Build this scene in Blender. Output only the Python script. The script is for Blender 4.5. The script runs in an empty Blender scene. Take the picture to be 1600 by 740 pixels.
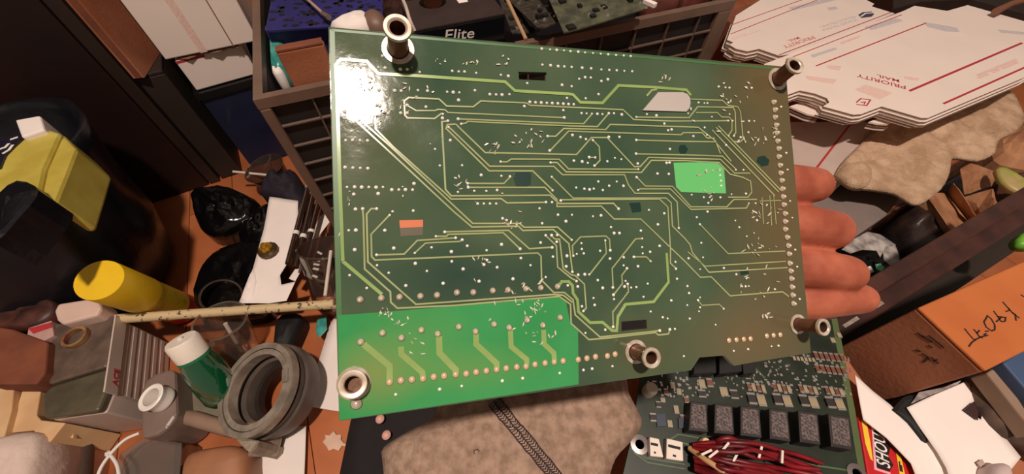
import bpy, bmesh, math, random
from mathutils import Vector, Matrix, noise, geometry
SC = bpy.context.scene
COL = SC.collection

# ------------------------------------------------------------------ camera
F_PX, CX, CY, H = 600.0, 800.0, 370.0, 0.55      # focal length in pixels of a 1600x740 frame, camera height
TILT = math.atan(430.0 / F_PX)                    # angle between the view axis and straight down
ST, CT = math.sin(TILT), math.cos(TILT)
CAM = Vector((0, 0, H))
FWD = Vector((0, ST, -CT)); UPV = Vector((0, CT, ST)); RGT = Vector((1, 0, 0))
cd = bpy.data.cameras.new('camera'); cam = bpy.data.objects.new('camera', cd); COL.objects.link(cam)
cd.sensor_width = 36.0; cd.lens = F_PX / 1600.0 * 36.0; cd.clip_start = 0.005; cd.clip_end = 50
cam.location = CAM; cam.rotation_euler = (TILT, 0, 0)
SC.camera = cam

# ------------------------------------------------------------------ world, lamps, exposure
w = bpy.data.worlds.new('room_ambient'); SC.world = w; w.use_nodes = True
w.node_tree.nodes['Background'].inputs[0].default_value = (1.0, 0.78, 0.62, 1)
w.node_tree.nodes['Background'].inputs[1].default_value = 0.045
def lamp(name, loc, power, radius, colr):
    l = bpy.data.lights.new(name, 'POINT'); l.energy = power; l.shadow_soft_size = radius; l.color = colr
    o = bpy.data.objects.new(name, l); COL.objects.link(o); o.location = loc; return o
lamp('ceiling_lamp', (0.09, -0.19, 2.16), 34.0, 0.052, (1.0, 0.84, 0.72))
SC.view_settings.view_transform = 'Standard'; SC.view_settings.look = 'None'
SC.view_settings.gamma = 1.0; SC.view_settings.use_curve_mapping = False
SC.view_settings.exposure = 2.08

# ------------------------------------------------------------------ pixel helpers (a pixel is a direction; depth comes from planes)
def ray(px, py):
    return FWD + RGT * ((px - CX) / F_PX) - UPV * ((py - CY) / F_PX)
def G(px, py, z=0.0):
    d = ray(px, py); t = (z - H) / d.z
    return CAM + d * t
def pix(p):
    v = p - CAM; z = v.dot(FWD)
    return (CX + F_PX * v.dot(RGT) / z, CY - F_PX * v.dot(UPV) / z)
def up_to(base, px, py):
    """height above the floor of the point straight above base that shows closest to the pixel"""
    best = None
    for i in range(0, 520):
        z = base.z + i * 0.001
        if z > H - 0.02: break
        q = pix(Vector((base.x, base.y, z)))
        e = (q[0] - px) ** 2 + (q[1] - py) ** 2
        if best is None or e < best[0]: best = (e, z)
    return best[1]
def rot2(deg): return Vector((math.cos(math.radians(deg)), math.sin(math.radians(deg)), 0))

# ------------------------------------------------------------------ materials
def lin(c):
    return tuple(((v / 255.0) / 12.92 if v / 255.0 <= 0.04045 else (((v / 255.0) + 0.055) / 1.055) ** 2.4) for v in c)
MATS = {}
def M(name, c, r=0.5, m=0.0, vary=0.15, scale=40.0, c2=None, bump=0.0, bscale=200.0, spec=0.5, rnd=0.0, coat=0.0, detail=4.0, lo=0.35, hi=0.65):
    if name in MATS: return MATS[name]
    mt = bpy.data.materials.new(name); mt.use_nodes = True; nt = mt.node_tree; N = nt.nodes; L = nt.links
    b = N['Principled BSDF']
    b.inputs['Roughness'].default_value = r; b.inputs['Metallic'].default_value = m
    b.inputs['Specular IOR Level'].default_value = spec
    b.inputs['Coat Weight'].default_value = coat
    tc = N.new('ShaderNodeTexCoord')
    nz = N.new('ShaderNodeTexNoise'); nz.inputs['Scale'].default_value = scale; nz.inputs['Detail'].default_value = detail
    L.new(tc.outputs['Object'], nz.inputs['Vector'])
    cr = N.new('ShaderNodeValToRGB')
    a = lin(c); bcol = lin(c2) if c2 else tuple(v * (1 - vary) for v in a)
    cr.color_ramp.elements[0].position = lo; cr.color_ramp.elements[1].position = hi
    cr.color_ramp.elements[0].color = (*bcol, 1); cr.color_ramp.elements[1].color = (*a, 1)
    L.new(nz.outputs['Fac'], cr.inputs['Fac'])
    out = cr.outputs['Color']
    if rnd:
        oi = N.new('ShaderNodeObjectInfo'); mr = N.new('ShaderNodeMapRange')
        mr.inputs['To Min'].default_value = 1 - rnd; mr.inputs['To Max'].default_value = 1 + rnd
        L.new(oi.outputs['Random'], mr.inputs['Value'])
        hs = N.new('ShaderNodeHueSaturation'); L.new(mr.outputs[0], hs.inputs['Value']); L.new(out, hs.inputs['Color']); out = hs.outputs['Color']
    L.new(out, b.inputs['Base Color'])
    if bump:
        n2 = N.new('ShaderNodeTexNoise'); n2.inputs['Scale'].default_value = bscale; n2.inputs['Detail'].default_value = 5
        L.new(tc.outputs['Object'], n2.inputs['Vector'])
        bp = N.new('ShaderNodeBump'); bp.inputs['Strength'].default_value = bump; bp.inputs['Distance'].default_value = 0.002
        L.new(n2.outputs['Fac'], bp.inputs['Height']); L.new(bp.outputs['Normal'], b.inputs['Normal'])
    MATS[name] = mt
    return mt
def CLEAR(name, c, gloss=0.12, r=0.08, body=0.1, bodyc=None):
    """thin clear plastic or glass: tinted transparency, a sheen, and a little scattering"""
    if name in MATS: return MATS[name]
    mt = bpy.data.materials.new(name); mt.use_nodes = True; nt = mt.node_tree; N = nt.nodes; L = nt.links
    N.remove(N['Principled BSDF'])
    t = N.new('ShaderNodeBsdfTransparent'); t.inputs[0].default_value = (*lin(c), 1)
    g = N.new('ShaderNodeBsdfGlossy'); g.inputs['Roughness'].default_value = r; g.inputs[0].default_value = (1, 1, 1, 1)
    d = N.new('ShaderNodeBsdfDiffuse'); d.inputs[0].default_value = (*lin(bodyc or c), 1)
    lw = N.new('ShaderNodeLayerWeight'); lw.inputs['Blend'].default_value = 0.25
    mr = N.new('ShaderNodeMapRange'); mr.inputs['To Min'].default_value = gloss * 0.4; mr.inputs['To Max'].default_value = min(1, gloss * 3)
    L.new(lw.outputs['Facing'], mr.inputs['Value'])
    m1 = N.new('ShaderNodeMixShader'); m1.inputs[0].default_value = body; L.new(t.outputs[0], m1.inputs[1]); L.new(d.outputs[0], m1.inputs[2])
    m2 = N.new('ShaderNodeMixShader'); L.new(mr.outputs[0], m2.inputs[0]); L.new(m1.outputs[0], m2.inputs[1]); L.new(g.outputs[0], m2.inputs[2])
    L.new(m2.outputs[0], N['Material Output'].inputs['Surface'])
    MATS[name] = mt
    return mt

# ------------------------------------------------------------------ object helpers
def tag(o, label, cat, group=None, kind=None):
    if label: o['label'] = label
    if cat: o['category'] = cat
    if group: o['group'] = group
    if kind: o['kind'] = kind
    return o
def thing(name, loc, label, cat, group=None):
    o = bpy.data.objects.new(name, None); COL.objects.link(o); o.location = loc; o.empty_display_size = 0.01
    return tag(o, label, cat, group)
def world_loc(o):
    p = Vector(o.location)
    q = o.parent
    while q: p = p + Vector(q.location); q = q.parent
    return p
def link(name, me, origin, parent=None):
    o = bpy.data.objects.new(name, me); COL.objects.link(o)
    if parent:
        o.parent = parent; o.location = Vector(origin) - world_loc(parent)
    else: o.location = origin
    return o
def obj(name, verts, faces, mat, parent=None, smooth=False, bevel=0.0, sub=0, seg=2, solid=0.0):
    vs = [Vector(v) for v in verts]
    lo = Vector((min(v.x for v in vs), min(v.y for v in vs), min(v.z for v in vs)))
    hi = Vector((max(v.x for v in vs), max(v.y for v in vs), max(v.z for v in vs)))
    org = Vector(((lo.x + hi.x) / 2, (lo.y + hi.y) / 2, lo.z))
    me = bpy.data.meshes.new(name); me.from_pydata([v - org for v in vs], [], faces); me.update()
    bm = bmesh.new(); bm.from_mesh(me); bmesh.ops.recalc_face_normals(bm, faces=bm.faces); bm.to_mesh(me); bm.free()
    if smooth:
        for p in me.polygons: p.use_smooth = True
    if mat: me.materials.append(mat)
    o = link(name, me, org, parent)
    if solid:
        s = o.modifiers.new('solid', 'SOLIDIFY'); s.thickness = solid; s.offset = 0
    if bevel:
        b = o.modifiers.new('bevel', 'BEVEL'); b.width = bevel; b.segments = seg; b.limit_method = 'ANGLE'
    if sub:
        s = o.modifiers.new('sub', 'SUBSURF'); s.levels = sub; s.render_levels = sub
    return o
class MB:
    def __init__(s): s.v = []; s.f = []
    def add(s, v, f):
        n = len(s.v); s.v += [Vector(q) for q in v]; s.f += [[i + n for i in q] for q in f]; return s
    def build(s, name, mat, parent=None, **k): return obj(name, s.v, s.f, mat, parent, **k)
def ext(pts, vec):
    """prism: polygon pts extruded by vec"""
    n = len(pts); a = [Vector(p) for p in pts]; b = [p + Vector(vec) for p in a]
    f = [list(range(n)), list(range(2 * n - 1, n - 1, -1))] + [[i, i + n, (i + 1) % n + n, (i + 1) % n] for i in range(n)]
    return a + b, f
def prism(name, pts, vec, mat, parent=None, **k):
    v, f = ext(pts, vec); return obj(name, v, f, mat, parent, **k)
def slab(name, px, z, th, mat, parent=None, **k):
    """outline in pixels on the plane at height z, extruded straight down by th"""
    return prism(name, [G(x, y, z) for x, y in px], (0, 0, -th), mat, parent, **k)
def boxv(o, ax, ay, az):
    o = Vector(o); c = [o, o + ax, o + ax + ay, o + ay]
    return ext(c, az)
def box(name, o, ax, ay, az, mat, parent=None, **k):
    v, f = boxv(o, Vector(ax), Vector(ay), Vector(az)); return obj(name, v, f, mat, parent, **k)
def frame(axis):
    a = Vector(axis).normalized(); t = Vector((0, 0, 1)) if abs(a.z) < 0.9 else Vector((1, 0, 0))
    x = a.cross(t).normalized(); return x, a.cross(x).normalized(), a
def lathev(prof, c, axis=(0, 0, 1), seg=32, closed=True):
    """profile [(r, h)...] revolved about axis through c; closed=True joins last point to first (ring section)"""
    x, y, a = frame(axis); c = Vector(c); v = []; f = []; n = len(prof)
    for r, h in prof:
        for i in range(seg):
            t = 2 * math.pi * i / seg; v.append(c + a * h + (x * math.cos(t) + y * math.sin(t)) * max(r, 1e-5))
    for j in range(n if closed else n - 1):
        k = (j + 1) % n
        for i in range(seg): f.append([j * seg + i, j * seg + (i + 1) % seg, k * seg + (i + 1) % seg, k * seg + i])
    if not closed:
        f.append(list(range(seg))[::-1]); f.append([(n - 1) * seg + i for i in range(seg)])
    return v, f
def lathe(name, prof, c, mat, parent=None, axis=(0, 0, 1), seg=32, closed=False, smooth=True, **k):
    v, f = lathev(prof, c, axis, seg, closed); o = obj(name, v, f, mat, parent, smooth=False, **k)
    if smooth: edge_smooth(o)
    return o
def edge_smooth(o, ang=40):
    me = o.data; bm = bmesh.new(); bm.from_mesh(me)
    for e in bm.edges:
        e.smooth = not (len(e.link_faces) == 2 and e.calc_face_angle(0) > math.radians(ang))
    for fc in bm.faces: fc.smooth = True
    bm.to_mesh(me); bm.free()
def tubev(pts, rad, seg=8):
    pts = [Vector(p) for p in pts]; n = len(pts); v = []; f = []
    rr = rad if isinstance(rad, (list, tuple)) else [rad] * n
    nx = None
    for i in range(n):
        t = (pts[min(i + 1, n - 1)] - pts[max(i - 1, 0)]).normalized()
        if nx is None: nx = frame(t)[0]
        nx = (nx - t * nx.dot(t)).normalized(); ny = t.cross(nx)
        for k in range(seg):
            a = 2 * math.pi * k / seg; v.append(pts[i] + (nx * math.cos(a) + ny * math.sin(a)) * rr[i])
    for i in range(n - 1):
        for k in range(seg): f.append([i * seg + k, i * seg + (k + 1) % seg, (i + 1) * seg + (k + 1) % seg, (i + 1) * seg + k])
    f.append(list(range(seg))[::-1]); f.append([(n - 1) * seg + k for k in range(seg)])
    return v, f
def tube(name, pts, rad, mat, parent=None, seg=10, **k):
    v, f = tubev(pts, rad, seg); o = obj(name, v, f, mat, parent); edge_smooth(o, 60); return o
def smooth_path(pts, n=6):
    """Catmull-Rom through pts"""
    P = [Vector(p) for p in pts]; P = [P[0] * 2 - P[1]] + P + [P[-1] * 2 - P[-2]]; out = []
    for i in range(1, len(P) - 2):
        for j in range(n):
            t = j / n
            out.append(0.5 * ((2 * P[i]) + (P[i + 1] - P[i - 1]) * t + (2 * P[i - 1] - 5 * P[i] + 4 * P[i + 1] - P[i + 2]) * t * t + (3 * P[i] - P[i - 1] - 3 * P[i + 1] + P[i + 2]) * t ** 3))
    out.append(P[-2]); return out
def pillow(name, outline, h, zbot, mat, parent=None, rings=7, namp=0.0, nscale=30.0, power=0.5, seed=0, smooth=True, dens=3, edge=0.3, sub=0):
    """soft lump: a closed outline (points), domed by h, sides dropping to zbot"""
    O = [Vector(p) for p in outline]; O = smooth_path(O + [O[0]], dens)[:-1] if dens > 1 else O
    c = sum(O, Vector()) / len(O); n = len(O); v = []; f = []
    def nz(p): return noise.noise((p + Vector((seed * 3.1, 0, 0))) * nscale) + 0.5 * noise.noise((p + Vector((0, seed * 2.7, 0))) * nscale * 2.3)
    v += [Vector((p.x, p.y, zbot)) for p in O]
    v += [Vector((p.x, p.y, p.z - (p.z - zbot) * edge)) for p in O] if False else [p.copy() for p in O]
    for k in range(1, rings):
        s = 1 - (k / rings)
        for p in O:
            q = c + (p - c) * s; z = q.z + h * (1 - s ** 2) ** power
            q = Vector((q.x, q.y, z)); q += Vector((nz(q) * 0.4, nz(q + Vector((9, 0, 0))) * 0.4, nz(q + Vector((0, 9, 0))))) * namp * (1 - s ** 3)
            v.append(q)
    v.append(c + Vector((0, 0, h + namp * nz(c))))
    R = rings + 1
    for k in range(R - 1):
        for i in range(n): f.append([k * n + i, k * n + (i + 1) % n, (k + 1) * n + (i + 1) % n, (k + 1) * n + i])
    for i in range(n): f.append([(R - 1) * n + i, (R - 1) * n + (i + 1) % n, R * n])
    f.append(list(range(n))[::-1])
    o = obj(name, v, f, mat, parent, smooth=smooth, sub=sub)
    return o
def sheet(name, px, z, mat, parent=None, th=0.0004, curl=0.0, seed=0):
    """paper: a pixel outline on plane z, gently uneven, with thickness"""
    P = [G(x, y, z) for x, y in px]
    tri = geometry.tessellate_polygon([P])
    bm = bmesh.new(); vs = [bm.verts.new(p) for p in P]
    for t in tri:
        try: bm.faces.new([vs[i] for i in t])
        except Exception: pass
    for _ in range(3): bmesh.ops.subdivide_edges(bm, edges=bm.edges[:], cuts=1, use_grid_fill=True)
    for q in bm.verts: q.co.z += curl * (0.5 + 0.5 * noise.noise(q.co * 22 + Vector((seed * 5, 0, 0))))
    bm.verts.index_update()
    v = [q.co.copy() for q in bm.verts]; f = [[q.index for q in fc.verts] for fc in bm.faces]; bm.free()
    return obj(name, v, f, mat, parent, smooth=True, solid=th)
def text(name, s, size, org, xdir, ydir, mat, parent=None, shear=0.0, align='LEFT', bold=0.0, th=0.0001):
    cu = bpy.data.curves.new(name, 'FONT'); cu.body = s; cu.size = size; cu.shear = shear; cu.align_x = align; cu.extrude = th; cu.offset = bold * size
    cu.resolution_u = 3
    tmp = bpy.data.objects.new(name, cu); COL.objects.link(tmp)
    dg = bpy.context.evaluated_depsgraph_get(); me = bpy.data.meshes.new_from_object(tmp.evaluated_get(dg))
    bpy.data.objects.remove(tmp, do_unlink=True)
    x = Vector(xdir).normalized(); y = Vector(ydir); sy = y.length; y = (y - x * y.dot(x)).normalized(); z = x.cross(y)
    sx = Vector(xdir).length
    org = Vector(org)
    vs = [org + x * (v.co.x * sx) + y * (v.co.y * sy) + z * v.co.z for v in me.vertices]
    fs = [list(p.vertices) for p in me.polygons]
    return obj(name, vs, fs, mat, parent)
def strokes(name, lines, width, mat, parent, place, nrm, th=0.00015):
    """pen strokes or printed lines: polylines (pixels mapped by place) as flat ribbons with a hair of thickness"""
    mb = MB()
    for ln in lines:
        pts = [place(*p) for p in ln]
        v, f = ribbonv(pts, width, nrm, th); mb.add(v, f)
    return mb.build(name, mat, parent)
def ribbonv(pts, width, nrm, th=0.0001):
    P = [Vector(p) for p in pts]; n = len(P); nrm = Vector(nrm).normalized(); Lf = []; Rt = []
    for i in range(n):
        d1 = (P[i] - P[i - 1]).normalized() if i else (P[1] - P[0]).normalized()
        d2 = (P[i + 1] - P[i]).normalized() if i < n - 1 else d1
        t = (d1 + d2)
        t = t.normalized() if t.length > 1e-6 else d1
        s = t.cross(nrm).normalized(); k = width / 2 / max(0.5, s.dot(d1.cross(nrm).normalized()))
        Lf.append(P[i] + s * k); Rt.append(P[i] - s * k)
    up = nrm * th
    v = Lf + Rt + [p + up for p in Lf] + [p + up for p in Rt]; f = []
    for i in range(n - 1):
        a, b, c, d = i, i + 1, n + i + 1, n + i
        f += [[a + 2 * n, b + 2 * n, c + 2 * n, d + 2 * n], [a, b, b + 2 * n, a + 2 * n], [d, c, c + 2 * n, d + 2 * n]]
    f += [[0, n, 3 * n, 2 * n], [n - 1, 2 * n - 1, 4 * n - 1, 3 * n - 1]]
    return v, f

# ------------------------------------------------------------------ palette
m_wood = M('floor_wood', (186, 110, 68), 0.38, c2=(158, 86, 48), scale=9, rnd=0.18, bump=0.15, bscale=60)
m_gap = M('floor_gap', (40, 20, 12), 0.8)
m_darkwood = M('dark_cabinet_wood', (34, 14, 11), 0.5, c2=(26, 10, 8), scale=12, bump=0.1)
m_darkwood2 = M('dark_brown_wood', (66, 42, 32), 0.5, c2=(46, 28, 22), scale=20)
m_wallb = M('back_wall_paint', (60, 44, 38), 0.8)
m_card = M('brown_cardboard', (176, 112, 80), 0.85, c2=(150, 86, 54), scale=14, bump=0.15, bscale=300)
m_cardo = M('orange_cardboard', (196, 112, 58), 0.85, c2=(182, 98, 48), scale=16, bump=0.15, bscale=300)
m_cardd = M('dull_cardboard', (136, 78, 54), 0.85, c2=(112, 62, 44), scale=18, bump=0.15, bscale=300)
m_white = M('white_box_print', (240, 222, 212), 0.7, vary=0.05, scale=12)
m_kedge = M('box_edge_kraft', (150, 116, 92), 0.9, vary=0.35, scale=300)
m_paper = M('white_paper', (244, 232, 226), 0.75, vary=0.05, scale=25)
m_red = M('red_print', (186, 52, 58), 0.6, vary=0.1)
m_pred = M('pale_red_print', (240, 204, 192), 0.7, vary=0.15, scale=300)
m_pblue = M('pale_blue_print', (212, 202, 203), 0.7, vary=0.2, scale=300)
m_navy = M('navy_plastic', (26, 34, 62), 0.42, vary=0.3, scale=20)
m_blackp = M('black_plastic', (14, 14, 17), 0.35, vary=0.3, scale=25)
m_blackbag = M('black_bag_film', (20, 20, 26), 0.3, vary=0.4, scale=25, bump=0.5, bscale=45)
m_gloss = M('glossy_black_film', (12, 11, 12), 0.12, vary=0.3, scale=30, bump=0.9, bscale=70)
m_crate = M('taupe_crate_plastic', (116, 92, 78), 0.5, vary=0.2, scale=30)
m_slat = M('crate_slat_shaded', (100, 80, 68), 0.55, vary=0.2, scale=30)  # crate plastic darkened for the shade on its walls
m_crated = M('crate_recess_shade', (30, 22, 19), 0.7, vary=0.25, scale=30)  # recess shade put into a much darker copy of the crate plastic
m_black = M('matt_black', (18, 15, 15), 0.7, vary=0.3)
m_ink = M('ink_black', (40, 24, 20), 0.7, vary=0.3, scale=200)
m_whiteink = M('white_ink', (232, 226, 220), 0.6, vary=0.03)

# ------------------------------------------------------------------ setting: wooden floor, back wall
E1, E2 = rot2(25), rot2(115)
fl = box('floor', Vector((0, 0, -0.03)) + E1 * -2.1 + E2 * -1.0, E1 * 4.3, E2 * 2.6, (0, 0, 0.018), m_gap); fl['kind'] = 'structure'
pw, pl = 0.074, 0.86
pv, pf = boxv((0, 0, -0.012), Vector((pw - 0.0012, 0, 0)), Vector((0, pl - 0.0015, 0)), Vector((0, 0, 0.012)))
pme = bpy.data.meshes.new('plank'); pme.from_pydata(pv, [], pf); pme.materials.append(m_wood)
random.seed(3)
for i in range(-27, 29):
    off = random.random() * pl
    for j in range(-2, 3):
        a = max(-1.0, j * pl + off - pl); b = min(1.6, a + pl) if a > -1.0 else j * pl + off
        if b - a < 0.05 or a >= 1.6: continue
        o = bpy.data.objects.new('plank', pme); COL.objects.link(o); o.parent = fl
        wl = E1 * (i * pw + 0.021) + E2 * a
        o.location = wl - Vector(fl.location); o.rotation_euler = (0, 0, math.radians(25)); o.scale = (1, (b - a) / pl, 1)
wb = box('wall_back', E1 * -2.1 + E2 * 1.6, E1 * 4.3, E2 * 0.08, (0, 0, 1.6), m_wallb); wb['kind'] = 'structure'

# ------------------------------------------------------------------ left: dark cabinet, boxes, tote
A1, A2 = rot2(29), rot2(119)
Kc = G(345, 283, 0)
cab = thing('cabinet', Kc - A1 * 0.45, 'dark red-brown wooden cabinet standing on the floor at far left', 'cabinet')
box('side_panel', Kc - A1 * 0.018, A1 * 0.018, A2 * 0.42, (0, 0, 0.78), M('cabinet_side_wood', (48, 33, 26), 0.5, c2=(38, 25, 20), scale=14), cab, bevel=0.0015)
box('front_panel', Kc - A1 * 0.9, A1 * 0.88, A2 * 0.02, (0, 0, 0.78), m_darkwood, cab, bevel=0.002)
box('back_panel', Kc - A1 * 0.9 + A2 * 0.40, A1 * 0.88, A2 * 0.018, (0, 0, 0.78), m_darkwood, cab)
box('top_board', Kc - A1 * 0.91 - A2 * 0.01 + Vector((0, 0, 0.7805)), A1 * 0.92, A2 * 0.44, (0, 0, 0.02), m_darkwood, cab, bevel=0.002)

zs = 0.22
sbo = Kc + A1 * 0.003 + A2 * 0.004
sb = thing('storage_box', sbo, 'dark brown storage box squeezed between cabinet and navy tote', 'box')
m_sbox = M('storage_box_dark', (46, 34, 28), 0.6, vary=0.25, scale=20)
box('body', sbo + Vector((0, 0, 0.001)), A1 * 0.038, A2 * 0.28, (0, 0, zs - 0.007), m_sbox, sb, bevel=0.002)
box('lid', sbo + Vector((0, 0, zs - 0.0058)), A1 * 0.038, A2 * 0.28, (0, 0, 0.005), m_sbox, sb, bevel=0.001)

ca = G(226, 121, zs); cb = G(250, 83, zs); d = (cb - ca)
cn = Vector((-d.y, d.x, 0)).normalized()
cart = thing('cardboard_carton', ca, 'tall brown cardboard carton upright against the dark cabinet side', 'box')
box('front_panel', ca, d, cn * 0.003, (0, 0, 0.42), m_card, cart)
box('side_panel', ca + cn * 0.0035, cn * 0.008, d * 0.04, (0, 0, 0.42), m_cardd, cart)
box('back_panel', ca + cn * 0.012, d, cn * 0.003, (0, 0, 0.42), m_card, cart)
box('end_panel', cb + cn * 0.0035 - d * 0.04, cn * 0.008, d * 0.04, (0, 0, 0.42), m_cardd, cart)

# navy tote
tz = 0.17
t0 = G(303, 149, tz); t1 = G(402, 121, tz); tx = (t1 - t0).normalized(); ty = Vector((-tx.y, tx.x, 0)); tw, tdp = 0.15, 0.24
tote = thing('tote', (t0.x, t0.y, 0), 'navy blue plastic tote with black rim beside the slatted crate', 'tote')
def walls(name, o, ax, ay, wx, wy, z0, z1, th, mat, parent):
    mb = MB()
    for (a, b, c) in ((o, ax * wx, ay * th), (o + ay * (wy - th), ax * wx, ay * th), (o + ay * th, ax * th, ay * (wy - 2 * th)), (o + ax * (wx - th) + ay * th, ax * th, ay * (wy - 2 * th))):
        v, f = boxv(Vector((a.x, a.y, z0)), b, c, Vector((0, 0, z1 - z0))); mb.add(v, f)
    return mb.build(name, mat, parent)
walls('body', t0 + tx * 0.004 + ty * 0.004, tx, ty, tw, tdp, 0.004, tz - 0.012, 0.003, m_navy, tote)
box('bottom', Vector((t0.x, t0.y, 0.0005)) + tx * 0.004 + ty * 0.004, tx * tw, ty * tdp, (0, 0, 0.003), m_navy, tote)
walls('rim', t0, tx, ty, tw + 0.008, tdp + 0.008, tz - 0.012, tz, 0.008, m_blackp, tote)
# white mailing cartons on the tote
b0 = G(308, 143, tz + 0.001); b1 = G(404, 116, tz + 0.001); bx = (b1 - b0); bn = Vector((-bx.y, bx.x, 0)).normalized()
hz = up_to(b0, 268, 98)
lowb = thing('mailing_carton', b0, 'low white mailing carton with torn upper edge lying on the navy tote', 'box')
box('body', b0 + bn * 0.002, bx, bn * 0.16, (0, 0, hz - b0.z - 0.002), m_white, lowb, bevel=0.002)
f0 = b0 + Vector((0, 0, hz - b0.z - 0.0015))
prism('torn_flap', [f0 + bx * t + bn * s for t, s in ((0.05, 0.004), (0.2, -0.004), (0.4, 0.002), (0.62, -0.007), (0.8, -0.002), (0.95, -0.009), (0.99, 0.03), (0.5, 0.04), (0.05, 0.035))], (0, 0, 0.0015), m_kedge, lowb)
strokes('red_stripe', [[(0.0, 0.0), (0.42, 0.0)]], 0.004, m_red, lowb, lambda t, s: f0 + bx * t + bn * 0.0018 - Vector((0, 0, 0.003)), -bn)
zc1 = hz + 0.003
w0 = G(259, 94, zc1); w1 = G(404, 64, zc1); wx = w1 - w0; wn = Vector((-wx.y, wx.x, 0)).normalized()
upb = thing('mailing_carton', w0, 'tall white mailing carton with faded red stripe above the navy tote', 'box')
box('body', w0, wx, wn * 0.14, (0, 0, 0.33), m_white, upb, bevel=0.002)
up3 = Vector((0, 0, 1))
strokes('red_stripe', [[(0.40, 0.0), (0.40, 0.33)]], 0.010, m_pred, upb, lambda t, s: w0 + wx * t + up3 * s - wn * 0.0002, -wn)
strokes('fold_line', [[(0.72, 0.0), (0.72, 0.33)]], 0.0018, m_kedge, upb, lambda t, s: w0 + wx * t + up3 * s - wn * 0.0002, -wn)

# ------------------------------------------------------------------ crate with ribbed walls
rz = 0.30
r0 = G(395, 157, rz); r1 = G(1151, 0, rz); rx = (r1 - r0); RL = rx.length; rx.normalize(); ry = Vector((-rx.y, rx.x, 0)); RD = 0.34
crate = thing('plastic_crate', (r0.x, r0.y, 0), 'long taupe slatted plastic crate behind the held circuit board', 'crate')
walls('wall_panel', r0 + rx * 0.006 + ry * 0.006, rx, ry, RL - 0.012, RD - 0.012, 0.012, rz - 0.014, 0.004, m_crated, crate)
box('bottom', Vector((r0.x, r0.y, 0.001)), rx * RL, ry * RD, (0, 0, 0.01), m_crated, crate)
walls('rim', r0, rx, ry, RL, RD, rz - 0.012, rz, 0.010, m_crate, crate)
for k in range(9):                                       # horizontal slats of the front and the left side
    z = rz - 0.042 - k * 0.030
    box('slat', r0 + rx * 0.006 + ry * 0.002 + Vector((0, 0, z - rz)), rx * (RL - 0.012), ry * 0.0036, (0, 0, 0.0034), m_slat, crate, bevel=0.0008, seg=1)
    box('slat', r0 + ry * 0.007 + Vector((0, 0, z - rz)), rx * 0.0058, ry * (RD - 0.014), (0, 0, 0.0042), m_slat, crate, bevel=0.0008, seg=1)
for k in range(11):                                      # upright ribs
    q = r0 + rx * (0.055 + k * (RL - 0.11) / 10.0)
    box('rib', Vector((q.x, q.y, 0.02)) + ry * 0.0022, rx * 0.0022, ry * 0.0035, (0, 0, rz - 0.034), m_slat, crate)
for q, ww in ((r0, 0.012), (r0 + rx * (RL - 0.024), 0.024)):
    box('corner_post', Vector((q.x, q.y, 0.012)) - ry * 0.0004, rx * ww, ry * 0.011, (0, 0, rz - 0.0245), m_crate, crate, bevel=0.002)

# a black bag of odds and ends fills the crate; the things below lie on it and stick out above the rim
FZ = 0.236
o = box('filled_bag', r0 + rx * 0.016 + ry * 0.016 + Vector((0, 0, 0.0115 - rz)), rx * (RL - 0.032), ry * (RD - 0.034), (0, 0, FZ - 0.0125), m_blackbag, bevel=0.01)
tag(o, 'black bag filling the crate under the boxes and scrap boards', 'bag')
# things in the crate
def crate_box(name, pl_, pr_, ptop, depth, mat, label, cat='box', back=0.016, zb=0.0115):
    """upright box whose front face stands just behind the front rim; pl_/pr_: pixels of its ends on the rim line; ptop: pixel of its top left corner"""
    a = G(*pl_, rz); b = G(*pr_, rz)
    ta = (a - r0).dot(rx); tb = (b - r0).dot(rx)
    o = r0 + rx * ta + ry * back; zt = up_to(Vector((o.x, o.y, rz)), *ptop)
    return o, rx * (tb - ta), ry * depth, zt
o, axx, ayy, zt = crate_box('c', (458, 144), (528, 128), (436, 76), 0.012, m_card, '')
cb_ = thing('carton', (o.x, o.y, FZ), 'small brown cardboard carton standing inside the crate left corner', 'box')
box('body', (o.x, o.y, FZ), axx, ayy, (0, 0, zt - FZ - 0.002), m_card, cb_, bevel=0.002)
box('flap', (o.x, o.y, zt - 0.0018), axx * 0.98, ayy, (0, 0, 0.0018), m_cardd, cb_)
o, axx, ayy, zt = crate_box('c', (662, 104), (800, 76), (650, 47), 0.075, m_black, '')
zt = min(zt, 0.42)
el = thing('black_box', (o.x, o.y, FZ), 'glossy black box with white Elite lettering standing in the crate', 'box')
m_elite = M('elite_gloss_black', (16, 18, 24), 0.22, vary=0.2)
m_elitet = M('elite_top', (60, 46, 44), 0.55, vary=0.2)
box('body', (o.x, o.y, FZ), axx, ayy, (0, 0, zt - FZ - 0.002), m_elite, el, bevel=0.002)
box('lid', (o.x, o.y, zt - 0.0018), axx, ayy, (0, 0, 0.0018), m_elitet, el)
ex = axx.normalized(); EW = axx.length
def on_elite(x, y):
    d = ray(x, y); t = (o - CAM).dot(ry) / d.dot(ry); return CAM + d * t - ry * 0.0004
ea, eb, ec = on_elite(693, 63), on_elite(746, 58), on_elite(690, 47)
text('lettering', 'Elite', 1.0, ea, (eb - ea) / 1.95, (ec - ea) / 0.7, m_whiteink, el, shear=0.15, bold=0.005)
for k, (t, s) in enumerate(((0.60, 0.6), (0.80, 0.62))):
    box('white_label', Vector((o.x, o.y, zt + 0.00005)) + axx * t + ayy * s, ex * 0.012, ry * 0.012, (0, 0, 0.0003), m_paper, el)
spc = Vector((o.x, o.y, zt)) + axx * 0.33 + ayy * 0.72
sp = thing('tape_spool', spc, 'white rimmed brown spool standing on the black box lid', 'spool')
lathe('core', [(0.011, 0.0003), (0.012, 0.014)], spc, m_cardd, sp)
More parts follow.
